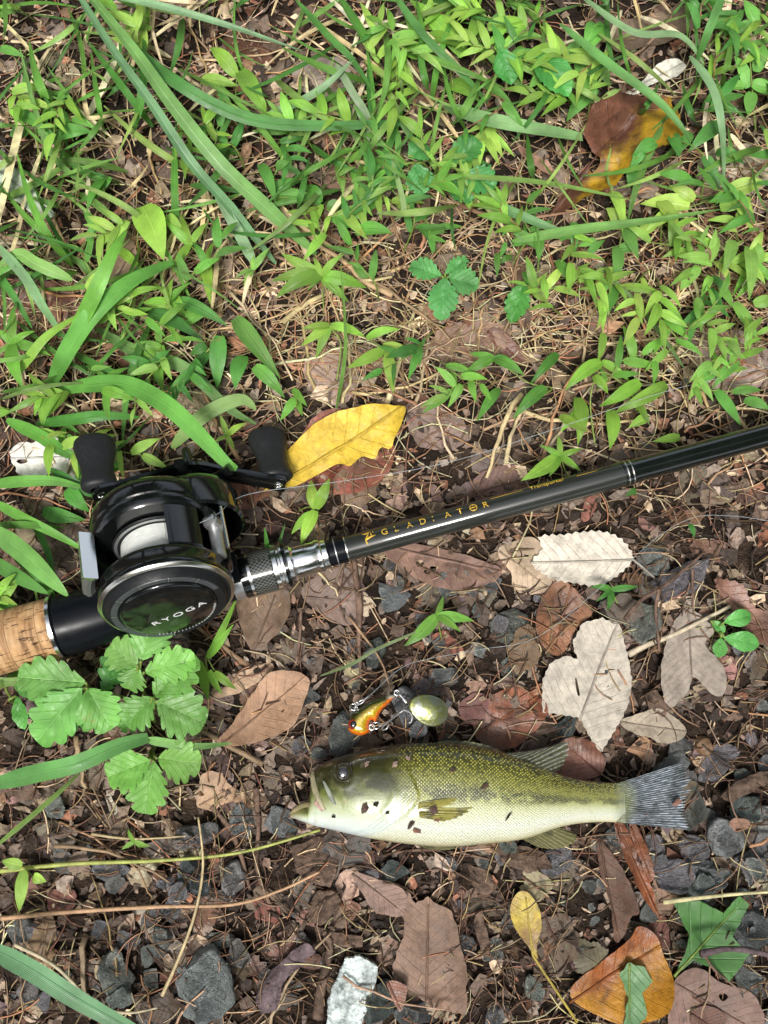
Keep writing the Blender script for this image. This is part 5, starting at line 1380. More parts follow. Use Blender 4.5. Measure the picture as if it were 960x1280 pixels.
    fin('pectoral_fin', [(524, 1003), (522, 1011), (525, 1022)], [(570, 997), (592, 1001), (590, 1012), (574, 1022), (556, 1027)], zt - .0002, zt - .0012, 9, fp, .0004, 14, .08, droop=.0008)
    # eye: dark pupil in a dull gold iris, clear dome over both
    ex = at(429, 966, FISH_Z + 33 * PX)
    ez = FISH_Z + 31.5 * PX
    d, f = ICO4
    def cap(r, hgt, lo):
        prof = [(ez + hgt * math.sin(a), r * math.cos(a)) for a in np.linspace(lo, math.pi / 2, 14)]
        return lathe([(z, q) for z, q in prof], origin=(ex[0], ex[1], 0), n=40)
    g = cap(11.0 * PX, 4.5 * PX, 0.0); eye = mesh_obj('eye', g[0], g[1], plain('iris', lin('#2c2716'), .15, nscale=900, namt=.5, coat=1.0), parent=root, uvs=g[2])
    g = cap(9.0 * PX, 4.0 * PX, .0); g[0][:, 2] += .75 * PX
    mesh_obj('pupil', g[0], g[1], plain('pupil', (.004, .005, .008, 1), .05, coat=1.0), parent=eye, uvs=g[2])
    # upper lip plate and flesh of the mouth
    lip = np.array([(389, 965), (392, 975), (397, 990), (402, 1003), (408, 1012)])
    def surf(px, py):
        z_ = FISH_Z + .01
        for _ in range(3):
            p_ = at(px, py, z_); d_ = ((V[:, :2] - p_[:2]) ** 2).sum(1); z_ = V[np.argsort(d_)[:14], 2].max()
        return z_
    def band(name, pts, wds, z, th, mat):
        if z is None: z = [surf(*p) + .0002 for p in pts]
        P = catmull(np.array([(p[0], p[1]) for p in pts], float), 6); W = np.interp(np.linspace(0, 1, len(P)), np.linspace(0, 1, len(wds)), wds)
        q = np.array([[*at(p[0], p[1], zz)[:2], zz] for p, zz in zip(P, np.interp(np.linspace(0, 1, len(P)), np.linspace(0, 1, len(z)), z))])
        v, f_, u_ = tube(q, W * PX / 2, 10); ctr = q.repeat(10, 0); v[:, 2] = ctr[:, 2] + (v[:, 2] - ctr[:, 2]) * th
        return mesh_obj(name, v, f_, mat, parent=root, uvs=u_)
    skin = plain('lip_skin', lin('#8f876a'), .35, nscale=250, namt=.35, coat=.4); pink = plain('mouth_flesh', lin('#b98f8a'), .3, nscale=200, namt=.3, coat=.6)
    band('upper_lip', [(391, 964), (391, 973), (394, 988), (400, 1003), (406, 1013)], [4, 6, 7, 6.5, 3], None, .35, skin)
    band('jaw_plate', [(404, 976), (410, 988), (415, 999), (419, 1006)], [2, 5, 5, 2], None, .2, plain('jaw_bone', lin('#7f8678'), .3, nscale=200, namt=.2, coat=.5))
    band('mouth_flesh', [(394, 1002), (399, 1007), (404, 1013)], [4, 6, 4], None, .5, pink)
    band('lower_lip', [(363, 1018), (374, 1009), (386, 1006), (397, 1010)], [4, 6, 6, 4], [FISH_Z + 1 * PX, FISH_Z + 8 * PX, FISH_Z + 14 * PX, FISH_Z + 20 * PX], .6, plain('lower_lip_skin', lin('#7f7452'), .35, nscale=250, namt=.3, coat=.4))
    return V
FV = build_fish()
def fish_top(px, py):
    z = FISH_Z + .012
    for _ in range(3):
        p = at(px, py, z); d = ((FV[:, :2] - p[:2]) ** 2).sum(1)
        near = np.argsort(d)[:60]; z = FV[near, 2].max()
    return at(px, py, z), z
for k, (px, py, s, rot, lab) in enumerate([
    (456, 1010, 12, .3, 'dark brown crumb of leaf stuck on the cheek of the fish, larger of two'), (470, 1005, 6, .9, 'small black crumb stuck on the cheek of the fish'),
    (542, 1013, 11, .2, 'brown crumb lying on the pectoral fin, squarish'), (546, 1024, 7, .4, 'small red-brown crumb at the lower edge of the pectoral fin'),
    (513, 1031, 8, 1.0, 'dark crumb on the throat behind the gill cover'), (521, 1039, 8, .1, 'three-cornered brown crumb on the belly just behind the throat'),
    (605, 983, 8, .5, 'brown crumb stuck on the middle of the flank'), (635, 1021, 9, .85, 'thin dark splinter stuck on the pale flank'),
    (566, 963, 6, .1, 'small brown crumb on the back of the fish'), (458, 955, 7, .5, 'pale crumb on the nape of the fish'), (494, 955, 8, .2, 'greyish crumb above the gill cover'),
    (510, 947, 6, .7, 'grey crumb on the back just behind the head'), (783, 1009, 8, .2, 'pinkish brown crumb at the root of the tail fin'), (806, 1018, 6, .4, 'small brown crumb on the tail fin'),
    (845, 1003, 9, .9, 'red-brown crumb near the edge of the tail fin'), (417, 1021, 4, .2, 'tiny dark speck on the lower jaw'), (484, 1016, 4, .2, 'tiny dark speck on the gill cover')]):
    rg = random.Random(k + 300)
    if px > 780: z = .0165; p = at(px, py, z)
    else: p, z = fish_top(px, py)
    n = 7; thin = 'splinter' in lab
    ang = [rot + 6.2832 * i / n + rg.uniform(-.3, .3) for i in range(n)]
    asp = .22 if thin else .7
    V = []
    for lay in (0, 1):
        V.append((p[0], p[1], z + .0004 + .0006 * lay + (.0004 if lay else 0)))
        for i, a in enumerate(ang):
            rr = s * PX / 2 * 1.35 * (.45 + .8 * ((i * 37 + k * 11) % 10) / 10)
            x, y = rr * math.cos(a), rr * math.sin(a) * asp
            V.append((p[0] + x * math.cos(rot) - y * math.sin(rot), p[1] + x * math.sin(rot) + y * math.cos(rot), z + .0002 + .0006 * lay + rg.uniform(0, .0003)))
    F = [(0, 1 + (i + 1) % n, 1 + i) for i in range(n)] + [(n + 1, n + 2 + i, n + 2 + (i + 1) % n) for i in range(n)] + [(1 + i, 1 + (i + 1) % n, n + 2 + (i + 1) % n, n + 2 + i) for i in range(n)]
    c = '#8a7468' if 'pale' in lab or 'grey' in lab else ('#7b5648' if 'red' in lab or 'pink' in lab else '#4a352c')
    if 'black' in lab or 'speck' in lab or thin: c = '#241a17'
    o = mesh_obj('leaf_crumb', np.array(V), F, M['dry'], uvs=np.full((len(V), 2), .3), color=lin(c), smooth=False)
    tag(o, lab, 'leaf crumb')

# ------------------------------------------------------------------ lure
def build_lure():
    Z = .020
    out = [(435, 912), (436, 902), (440, 893), (449, 885), (462, 876), (475, 871), (486, 868), (494, 870), (488, 877), (479, 886), (474, 893), (470, 902), (464, 900), (461, 906), (462, 914), (454, 919), (443, 918)]
    P = catmull(np.array(out, float), 5, True); P = resample(P, 1.3)
    g = np.array([(x, y) for x in np.arange(434, 496, 1.4) for y in np.arange(866, 921, 1.4)]); g = g[inside(P, g)]
    dmin = np.sqrt(((g[:, None] - P[None]) ** 2).sum(-1).min(1)); g = g[dmin > .8]
    allp = np.vstack([P, g])
    r = delaunay_2d_cdt([Vector(p) for p in allp], [(i, (i + 1) % len(P)) for i in range(len(P))], [], 1, 1e-6)
    V2 = np.array([v[:] for v in r[0]]); F = [f for f in r[2] if inside(P, V2[list(f)].mean(0)[None])[0]]
    F = [f if np.cross(V2[f[1]] - V2[f[0]], V2[f[2]] - V2[f[0]]) < 0 else f[::-1] for f in F]
    d = np.sqrt(((V2[:, None] - P[None]) ** 2).sum(-1).min(1))
    th = 9.0 * np.sqrt(np.clip(1 - (1 - np.clip(d / 11, 0, 1)) ** 2, 0, 1))
    belly = catmull(np.array([(494, 870), (488, 877), (479, 886), (474, 893), (470, 902), (464, 900), (461, 906), (462, 914), (454, 919), (443, 918), (436, 914)], float), 5)
    db = np.sqrt(((V2[:, None] - belly[None]) ** 2).sum(-1).min(1))
    back = catmull(np.array([(436, 902), (440, 893), (449, 885), (462, 876), (475, 871), (486, 868)], float), 5)
    dk = np.sqrt(((V2[:, None] - back[None]) ** 2).sum(-1).min(1))
    org, gold, grn = np.array(lin('#e0701c')), np.array(lin('#b59a18')), np.array(lin('#2c340a'))
    f1 = np.clip((db - 3.0) / 2.5, 0, 1)[:, None]; f2 = np.clip((dk - 5) / 7, 0, 1)[:, None]
    col = org * (1 - f1) + (grn * (1 - f2) + gold * f2) * f1
    tail = np.clip((V2[:, 0] - 482) / 4, 0, 1)[:, None] * np.clip((874 - V2[:, 1]) / 3, 0, 1)[:, None]
    col = col * (1 - tail) + np.array(lin('#c9c4b0')) * tail
    n = len(V2)
    top = np.array([[*at(x, y, Z)[:2], Z + t * PX] for (x, y), t in zip(V2, th)]); bot = top.copy(); bot[:, 2] = Z - th * PX
    t = NT('lure_paint'); a = t.n('Attribute', attribute_name='col').outputs['Color']
    nn = t.noise(900, t.obj, detail=3)
    vo = t.n('TexVoronoi', {'Vector': t.obj, 'Scale': 900.0}).outputs['Distance']
    mt = t.done(t.pbsdf(t.scalecol(a, t.maprange(nn, .25, .75, .65, 1.2)), .25, t.bump(vo, .25, .0003), .2, .5, Coat_Weight=1.0, Coat_Roughness=.04))
    root = empty('fishing_lure', (*at(462, 895, 0)[:2], Z - 9 * PX), 'small gold and orange fishing lure with a spinner blade above the fish', 'lure')
    mesh_obj('lure_body', np.vstack([top, bot]), F + [tuple(i + n for i in f[::-1]) for f in F], mt, parent=root, cols=np.vstack([col, col]), uvs=np.vstack([V2, V2]))
    # eye
    e = at(442, 905.5, Z + 8 * PX)
    def cap(r, h, zb): return lathe([(zb + h * math.sin(a), r * math.cos(a)) for a in np.linspace(0, math.pi / 2, 8)], origin=(e[0], e[1], 0), n=28)
    zz = Z + 6.6 * PX
    g1 = cap(6.4 * PX, 2.6 * PX, zz); ey = mesh_obj('eye', g1[0], g1[1], plain('lure_eye_red', lin('#7a2414'), .2, coat=1.0), parent=root, uvs=g1[2])
    g2 = cap(4.6 * PX, 2.4 * PX, zz + .8 * PX); mesh_obj('pupil', g2[0], g2[1], plain('lure_pupil', (.006, .007, .012, 1), .1, coat=1.0), parent=ey, uvs=g2[2])
    # wire fittings
    def wire(name, pts, r=.0004, mat=None, nn_=8):
        q = np.array([at(p[0], p[1], p[2]) for p in pts]); v, f, u = tube(catmull(q, 6), r, nn_)
        return mesh_obj(name, v, f, mat or G['silver'], parent=root, uvs=u)
    def ringw(name, px, py, z, r, wr=.00035, tilt=0):
        c = at(px, py, z); a = np.linspace(0, 2 * math.pi, 25)
        q = np.stack([c[0] + r * np.cos(a), c[1] + r * np.sin(a) * math.cos(tilt), c[2] + r * np.sin(a) * math.sin(tilt)], 1)
        v, f, u = tube(q, wr, 6); return mesh_obj(name, v, f, G['silver'], parent=root, uvs=u)
    ringw('belly_eyelet', 465, 909, Z, .0012); ringw('split_ring', 470, 907, Z, .0018, tilt=.7)
    hk = G['satin']
    wire('hook_shank', [(473, 908, Z), (482, 904, Z + .001), (494, 895, Z + .001), (504, 888, Z + .001)], .00045, hk)
    wire('hook_point', [(504, 888, Z + .001), (510, 889, Z + .0015), (515, 895, Z + .002), (514, 902, Z + .002), (511, 904, Z + .002)], .0004, hk)
    wire('hook_point', [(500, 891, Z), (493, 893, Z - .004), (488, 900, Z - .005), (491, 905, Z - .004)], .0004, hk)
    wire('hook_point', [(500, 891, Z + .001), (480, 907, Z + .003), (478, 912, Z + .004), (483, 911, Z + .005), (486, 906, Z + .005)], .0004, hk)
    ringw('line_eyelet', 446, 880, Z + .001, .0012, tilt=.9); ringw('snap_ring', 442, 884, Z, .0016, tilt=.5)
    wire('snap', [(443, 886, Z), (449, 877, Z + .001), (456, 874, Z + .001), (463, 869, Z + .001)], .0004, hk)
    wire('snap', [(444, 882, Z + .001), (452, 879, Z + .002), (458, 872, Z + .002), (463, 869, Z + .001)], .0003, hk)
    ringw('tail_eyelet', 496, 866, Z, .0011)
    q = np.array([at(497, 865, Z), at(500, 869, Z), at(503, 872, Z + .0002), (at(507, 877, Z + .0003)), at(510, 881, Z + .0004)])
    v, f, u = tube(q, np.array([.0005, .0009, .0006, .0011, .0005]), 10); mesh_obj('swivel', v, f, G['silver'], parent=root, uvs=u)
    # spinner blade: domed oval
    t = NT('hammered_blade'); nn = t.noise(160, t.obj, detail=4, rough=.6)
    cc = t.ramp(nn, [(.35, lin('#8f9686')), (.5, lin('#8c9050')), (.65, lin('#a9b0a6'))])
    vb = t.n('TexVoronoi', {'Vector': t.obj, 'Scale': 700.0}).outputs['Distance']
    mb = t.done(t.pbsdf(cc, .32, t.bump(t.math('ADD', vb, t.noise(600, t.obj)), .14, .0004), .85, .5))
    V, U, nr, na = [], [], 10, 48; a0 = math.radians(-22)
    for top_ in (1, 0):
        for i in range(nr + 1):
            rr = i / nr
            for j in range(na):
                a = 2 * math.pi * j / na
                x, y = 25.5 * rr * math.cos(a) , 19 * rr * math.sin(a) * (1 + .12 * math.cos(a))
                px, py = 535.5 + x * math.cos(a0) + y * math.sin(a0), 887.5 - (x * math.sin(a0) - y * math.cos(a0))
                z = Z + .0006 + 5.0 * PX * (1 - rr ** 2) - (0 if top_ else .0005) + (.5 * PX if rr > .93 and top_ else 0) + x * PX * -.12
                w = at(px, py, z); V.append((w[0], w[1], z)); U.append((rr, a))
    F = []; off = (nr + 1) * na
    for i in range(nr):
        for j in range(na):
            k = (j + 1) % na; F.append((i * na + j, i * na + k, i * na + na + k, i * na + na + j)); F.append((off + i * na + j, off + i * na + na + j, off + i * na + na + k, off + i * na + k))
    for j in range(na):
        k = (j + 1) % na; F.append((nr * na + j, nr * na + k, off + nr * na + k, off + nr * na + j))
    mesh_obj('spinner_blade', np.array(V), F, mb, parent=root, uvs=np.array(U))
build_lure()
line_thing([at(463, 869, .021), at(500, 836, .018), at(534, 824, .016), at(600, 812, .016), at(674, 795, .018), at(760, 726, .018), at(820, 673, .014), at(867, 647, .012), at(915, 645, .012), at(965, 652, .012), at(1030, 665, .010)], .00009,
           'slack fishing line wandering from the lure across the dry leaves')
# ------------------------------------------------------------------ green leaves
GC = [lin(c) for c in ('#7cb446', '#8cc250', '#6cab44', '#5c9c42', '#9acb5c', '#68aa4e', '#82ba56', '#4f9040')]
def blade_mesh(b, t, w, arch=.15, fold=.25, twist=0.0, n=9, prof='lance', droop=0.0, side=0.0):
    """leaf from base b to tip t (metres, 3D), w = full width"""
    b, t = np.asarray(b, float), np.asarray(t, float); d = t - b; L = np.linalg.norm(d)
    dh = np.array([d[0], d[1], 0]); dh /= np.linalg.norm(dh) + 1e-9
    e = np.array([-dh[1], dh[0], 0])
    V, U = [], []
    for i in range(n + 1):
        u = i / n
        c = b + d * u + np.array([0, 0, 1]) * (arch * L * 4 * u * (1 - u) * .5 - droop * L * u ** 2) + e * side * L * 4 * u * (1 - u)
        if prof == 'lance': hw = w / 2 * (math.sin(math.pi * min(1, (u * .93 + .07)) ** .72)) ** .85 if u < 1 else .0
        else: hw = w / 2 * (1 - u ** 3) * min(1, .6 + u * 2)
        if u == 1: hw = w * .012
        tw = twist * u
        for v in (-1, -.5, 0, .5, 1):
            off = hw * v
            V.append(c + e * off * math.cos(tw) + np.array([0, 0, 1]) * (abs(v) * hw * fold + off * math.sin(tw)))
            U.append((u, .5 + v * .5))
    F = [(i * 5 + j, i * 5 + j + 1, i * 5 + 6 + j, i * 5 + 5 + j) for i in range(n) for j in range(4)]
    return np.array(V), F, np.array(U)
SPN = [0]
def sprig(leaves, stem, label, group=None, wr=.29, zb=.014, color=None, red=False, name='grass_sprig', stemw=2.4):
    """leaves: (bx, by, tx, ty[, width px]) in photograph pixels; stem: pixel polyline, first point in the ground"""
    SPN[0] += 1; rg = random.Random(SPN[0] * 13 + 5)
    sp = np.array(stem, float); k = len(sp)
    base = at(sp[0][0], sp[0][1], .003)
    zs = np.array([0.0] + [zb * min(1, .55 + .5 * i / max(1, k - 1)) for i in range(1, k)]) if k > 1 else np.array([0.0])
    root = empty(name, (base[0], base[1], float(hs(base[0], base[1]))), label, 'plant', group)
    S = np.array([at(p[0], p[1], z) for p, z in zip(sp, zs)]); S[0, 2] = hs(S[0, 0], S[0, 1]) - .001
    for i in range(1, k): S[i, 2] = max(S[i, 2], hs(S[i, 0], S[i, 1]) + .0012)
    if k > 1:
        Sc = catmull(S, 6); tv, tf, tu = tube(Sc, np.linspace(stemw, stemw * .6, len(Sc)) * PX / 2, 6)
        mesh_obj('stem', tv, tf, M['stemred' if red else 'stem'], parent=root, uvs=tu)
    col0 = color or rg.choice(GC)
    for lf in leaves:
        bx, by, tx, ty = lf[:4]
        Lp = math.hypot(tx - bx, ty - by); w = (lf[4] if len(lf) > 4 else Lp * wr * rg.uniform(.85, 1.15)) * PX
        d = np.hypot(sp[:, 0] - bx, sp[:, 1] - by)
        if k > 1:
            b0 = at(bx, by, zb); dd = ((Sc[:, :2] - b0[:2]) ** 2).sum(1); z0 = Sc[dd.argmin(), 2] if dd.min() < .01 ** 2 else zb
        else: z0 = zb
        z1 = z0 + rg.uniform(-.25, .35) * Lp * PX
        b = at(bx, by, z0); t = at(tx, ty, z1)
        z1 = max(z1, float(hs(t[0], t[1])) + .002); t = at(tx, ty, z1)
        V, F, U = blade_mesh(b, t, w, arch=rg.uniform(.1, .4), fold=rg.uniform(.1, .45), twist=rg.uniform(-.7, .7), side=rg.uniform(-.04, .04))
        floor = hs(V[:, 0], V[:, 1]) + .0006
        lift = max(0, float(np.percentile(floor - V[:, 2], 85)))
        V[:, 2] += lift * np.clip(U[:, 0] * 3, 0, 1); V[:, 2] = np.maximum(V[:, 2], np.minimum(floor, V[:, 2] + .004))
        mesh_obj('leaf', V, F, M['green'], parent=root, uvs=U, color=vary(tuple(np.array(col0[:3]) * np.array([1.22, 1.03, 1.1])), .22, rg))
    return root
def star(cx, cy, tips): return [(cx, cy, x, y) for x, y in tips]
EX = [
    (star(15, 430, [(17, 382), (65, 445), (30, 487), (-6, 446), (-6, 410), (44, 414)]), [(5, 470), (15, 430)], 'whorl of green leaves beside the flat red-brown leaf'),
    (star(238, 306, [(206, 276), (215, 342), (260, 278), (226, 268)]) + star(258, 326, [(268, 302), (263, 381), (250, 352)]), [(262, 350), (255, 328), (238, 306)], 'twin-tiered sprig rising between long grass blades'),
    (star(315, 337, [(336, 310), (294, 348), (305, 364), (318, 318)]), [(320, 360), (315, 337)], 'three-leaved sprig on bare straw'),
    (star(402, 345, [(352, 317), (431, 317), (421, 352), (339, 352), (345, 373), (458, 360), (436, 378), (384, 364), (392, 322)]), [(405, 395), (402, 345)], 'dense pale whorl of pointed leaves above the yellow leaf'),
    (star(412, 407, [(376, 433), (395, 449), (458, 423), (377, 411)]) + [(458, 423, 500, 412), (480, 437, 434, 460), (478, 432, 515, 440), (485, 440, 492, 492)], [(420, 480), (426, 430), (412, 407), (440, 414), (482, 436)], 'sprig leaning over the straw just above the yellow leaf'),
    ([(185, 390, 255, 428, 20), (220, 375, 285, 408, 18), (275, 420, 272, 487, 22), (305, 445, 294, 486, 20), (260, 442, 224, 488, 15), (218, 478, 216, 508, 18), (188, 457, 151, 446, 13), (190, 460, 213, 437, 12), (258, 432, 238, 445, 14)], [(230, 480), (258, 440), (280, 420), (262, 425), (220, 400), (190, 392)], 'dark green leafy sprig creeping among grass blades'),
    ([(294, 398, 351, 474, 24), (318, 458, 356, 498, 19)], [(310, 440), (294, 398)], 'single bright yellow-green leaf with a darker one below'),
    (star(284, 545, [(275, 518), (308, 529), (294, 564), (268, 552)]), [(282, 565), (284, 545)], 'small sprig growing between the two handle knobs'),
    ([(672, 288, 673, 328, 13), (717, 278, 718, 319, 13), (696, 326, 716, 357, 13), (655, 340, 673, 368, 13), (640, 318, 626, 330, 14), (660, 300, 640, 308, 10), (700, 300, 735, 284, 11), (735, 318, 756, 300, 10)], [(640, 330), (662, 300), (700, 298), (740, 300)], 'creeping sprig with hanging leaves above the dark nut'),
    ([(780, 285, 798, 324, 15), (770, 308, 768, 356, 15), (774, 312, 798, 312, 15), (770, 357, 754, 399, 13), (762, 352, 745, 372, 11), (745, 300, 722, 308, 10)], [(775, 395), (770, 355), (774, 310), (780, 286)], 'upright sprig standing in the straw left of the dark nut'),
    ([(915, 300, 904, 342, 16), (935, 308, 936, 376, 17), (872, 372, 876, 416, 12), (888, 345, 876, 372, 11), (918, 378, 948, 427, 15), (860, 350, 850, 362, 12), (872, 332, 862, 356, 12), (942, 380, 975, 372, 17), (900, 358, 915, 384, 12), (950, 330, 942, 300, 14)], [(955, 430), (925, 395), (900, 360), (905, 320), (930, 300)], 'tall sprig with broad hanging leaves at the dry pale leaf'),
    (star(617, 447, [(578, 469), (586, 442), (656, 470), (594, 458), (640, 450)]) + [(697, 442, 662, 481), (682, 484, 641, 524), (624, 486, 596, 527)], [(660, 500), (690, 486), (660, 478), (617, 447)], 'runner sprig with a fan of leaves left of the rod'),
    ([(754, 416, 747, 453), (752, 452, 706, 488), (752, 452, 788, 478), (800, 477, 749, 508, 18), (833, 480, 766, 517, 18), (722, 497, 722, 557, 18), (763, 512, 762, 562, 18), (742, 470, 760, 492, 12), (810, 520, 785, 535, 13), (790, 500, 812, 532, 12), (700, 520, 735, 540, 13), (850, 546, 815, 552, 12), (726, 508, 700, 540, 11)], [(745, 560), (738, 500), (752, 465), (790, 486), (832, 488)], 'large bright sprig right above the rod'),
    ([(895, 460, 864, 486, 14), (922, 449, 890, 486, 15), (894, 487, 926, 532, 14), (915, 490, 952, 488, 11), (930, 500, 962, 512, 14)], [(858, 486), (880, 488), (915, 490), (955, 500)], 'runner with forked leaves near where the rod leaves the litter'),
    (star(700, 570, [(651, 601), (697, 543), (726, 589), (674, 556), (728, 560), (686, 596)]), [(712, 600), (700, 570)], 'sprig touching the upper side of the rod'),
    (star(546, 770, [(554, 744), (592, 776), (505, 808), (576, 790)]), [(552, 800), (546, 770)], 'seedling with four narrow leaves between stones below the rod'),
    (star(764, 737, [(798, 733), (737, 734), (759, 764), (745, 752)]), [(768, 760), (764, 737)], 'seedling beside the white serrated leaf'),
    ([(395, 636, 389, 600, 15), (395, 636, 412, 598, 15), (394, 638, 376, 682, 16), (392, 640, 364, 668, 12)], [(372, 640), (384, 634), (395, 636)], 'bright four-leaved sprig between the yellow leaf and the rod nut'),
    ([(259, 822, 292, 780, 11), (259, 822, 298, 742, 8), (247, 826, 260, 876, 14), (262, 838, 278, 868, 9), (268, 840, 296, 862, 10)], [(262, 860), (257, 822), (268, 838)], 'narrow sprig growing between the green herb and the curled tan leaf'),
    (star(168, 1052, [(160, 1036), (188, 1058), (152, 1062)]), [(170, 1065), (168, 1052)], 'tiny green seedling above the flat pale stone'),
    ([(28, 1082, 2, 1076, 14), (30, 1088, 24, 1140, 15), (42, 1094, 58, 1102, 12)], [(44, 1104), (30, 1085)], 'drooping three-leaved seedling at the long green stalk'),
    ([(795, 612, 782, 620, 8), (862, 655, 868, 672, 7)], [(795, 620), (795, 612)], 'tiny green shoot below the rod'),
    ([(370, 498, 350, 526, 12), (372, 500, 378, 520, 8), (366, 486, 384, 508, 9)], [(374, 515), (368, 490)], 'small sprig at the tip of the yellow leaf'),
    ([(95, 598, 155, 585, 20), (85, 610, 112, 640, 20), (55, 640, 108, 650, 20)], [(70, 625), (90, 605)], 'broad dark leaves tucked behind the reel'),
    ([(150, 312, 178, 338, 13), (210, 268, 235, 300, 14), (178, 258, 205, 325, 40)], [(170, 345), (172, 290)], 'broad yellowing leaf between long grass blades'),
    ([(325, 205, 345, 255, 15), (345, 210, 362, 202, 14), (338, 240, 378, 226, 16), (345, 245, 400, 250, 22), (400, 255, 382, 232, 18), (410, 262, 430, 252, 18), (415, 270, 440, 285, 16), (432, 275, 480, 250, 20), (445, 290, 490, 292, 20)], [(370, 280), (345, 248), (400, 258), (445, 285)], 'leafy sprig at the bend of the long dark grass blade'),
    ([(300, 88, 333, 146, 24), (252, 100, 298, 108, 20), (295, 95, 262, 60, 20), (330, 140, 318, 112, 14)], [(290, 150), (296, 95)], 'sprig with broad leaves under the thin blue-green blade'),
    ([(20, 140, 70, 170, 18), (70, 172, 115, 165, 20), (60, 190, 110, 222, 16), (35, 165, 12, 170, 18), (48, 160, 78, 186, 14), (85, 110, 70, 136, 12), (0, 60, 32, 72, 14), (0, 20, 20, 16, 14)], [(45, 210), (45, 165), (30, 130)], 'low sprig of rounded leaves above the pale grey-green leaf'),
    ([(580, 60, 542, 18, 26), (580, 70, 512, 0, 24), (530, 48, 580, 62, 22), (505, 70, 484, 105, 20), (528, 70, 500, 62, 20), (560, 105, 600, 128, 26), (600, 20, 582, 60, 18), (610, 35, 660, 25, 20), (655, 30, 620, 40, 20)], [(570, 130), (560, 80), (530, 55), (590, 40)], 'lush bright sprig of broad leaves next to the shiny round leaf'),
    ([(745, 30, 730, 60, 22), (740, 65, 762, 110, 20), (755, 30, 735, 66, 20), (725, 70, 735, 115, 20), (710, 75, 725, 48, 18), (690, 85, 660, 112, 18), (745, 110, 708, 152, 22), (735, 95, 742, 130, 18)], [(735, 150), (740, 110), (740, 70), (745, 30)], 'tall sprig left of the brown and yellow leaf'),
    ([(820, 178, 790, 195, 18), (838, 172, 848, 200, 16), (900, 155, 860, 190, 20), (895, 190, 930, 205, 16), (880, 195, 900, 240, 18), (800, 195, 780, 225, 14), (790, 210, 786, 236, 14), (862, 165, 845, 196, 18)], [(880, 250), (880, 195), (830, 185)], 'sprig whose leaves overhang the brown and yellow leaf'),
    ([(905, 245, 960, 228, 24), (915, 240, 940, 290, 20), (862, 258, 800, 255, 22), (868, 250, 836, 232, 18), (845, 262, 806, 290, 20), (780, 285, 758, 260, 20), (765, 240, 778, 290, 18), (825, 250, 850, 290, 20), (820, 275, 790, 300, 18), (900, 260, 940, 250, 20)], [(830, 310), (830, 275), (865, 258), (905, 245)], 'wide-spreading sprig below the brown and yellow leaf'),
    ([(940, 105, 975, 120, 22), (935, 110, 918, 70, 16), (945, 90, 955, 55, 18), (930, 108, 890, 112, 16), (940, 115, 935, 145, 18), (920, 40, 945, 32, 16), (945, 30, 930, 0, 20), (925, 20, 890, 30, 18)], [(950, 160), (940, 105), (935, 40)], 'upright sprig beside the pale tan leaf in straw'),
]
for lv, st, lab in EX: sprig(lv, st, lab)
EXCL = [(770, 195, 62), (725, 245, 40), (815, 140, 50), (820, 28, 40), (826, 85, 34), (30, 235, 42), (48, 385, 62), (400, 85, 36), (925, 200, 30), (556, 352, 40)]
def scatter_sprigs():
    rg = random.Random(91)
    zones = [((-30, 200), (-30, 300), 10), ((200, 480), (-30, 290), 13), ((470, 720), (-30, 150), 27), ((560, 760), (150, 290), 9), ((720, 990), (-30, 130), 20), ((830, 1000), (120, 440), 18),
             ((640, 960), (230, 345), 12), ((-30, 120), (300, 540), 12), ((380, 560), (150, 330), 11), ((-60, 60), (520, 820), 4), ((120, 330), (280, 470), 8), ((560, 980), (340, 530), 15), ((430, 560), (330, 470), 5)]
    for xr, yr, n in zones:
        for _ in range(n):
            cx, cy = rg.uniform(*xr), rg.uniform(*yr); a = rg.uniform(0, 6.28); L = rg.uniform(40, 95); k = 4
            pts = [(cx + math.cos(a + .25 * i * rg.uniform(-1, 1)) * L * i / (k - 1), cy + math.sin(a) * L * i / (k - 1) + rg.uniform(-5, 5)) for i in range(k)]
            lv = []
            m = rg.randrange(5, 9); zz = rg.uniform(.012, .032)
            for j in range(m):
                t = .25 + .75 * j / (m - 1); q = t * (k - 1); i = min(int(q), k - 2)
                bx = pts[i][0] + (pts[i + 1][0] - pts[i][0]) * (q - i); by = pts[i][1] + (pts[i + 1][1] - pts[i][1]) * (q - i)
                b = a + (1 if j % 2 else -1) * rg.uniform(.4, 1.1) if j < m - 1 else a + rg.uniform(-.3, .3)
                l = rg.uniform(20, 46)
                lv.append((bx, by, bx + math.cos(b) * l, by + math.sin(b) * l, l * rg.uniform(.21, .33)))
            if any(math.hypot((q[0] + q[2]) / 2 - ex, (q[1] + q[3]) / 2 - ey) < er for q in lv for ex, ey, er in EXCL): continue
            if any(520 < q[3] and 440 < q[2] for q in lv): continue
            if any(300 < q[3] < 440 and 430 < q[2] < 700 for q in lv) and rg.random() < .6: continue
            sprig(lv, pts, '%s green %s with %s leaves near %s' % ('long' if L > 72 else 'short', 'sprig lying low' if zz < .018 else ('sprig' if zz < .025 else 'sprig standing tall'), {5: 'five', 6: 'six', 7: 'seven', 8: 'eight'}[m], near(cx, cy)), 'sprigs in the grassy tangle', zb=zz, red=rg.random() < .2)
scatter_sprigs()

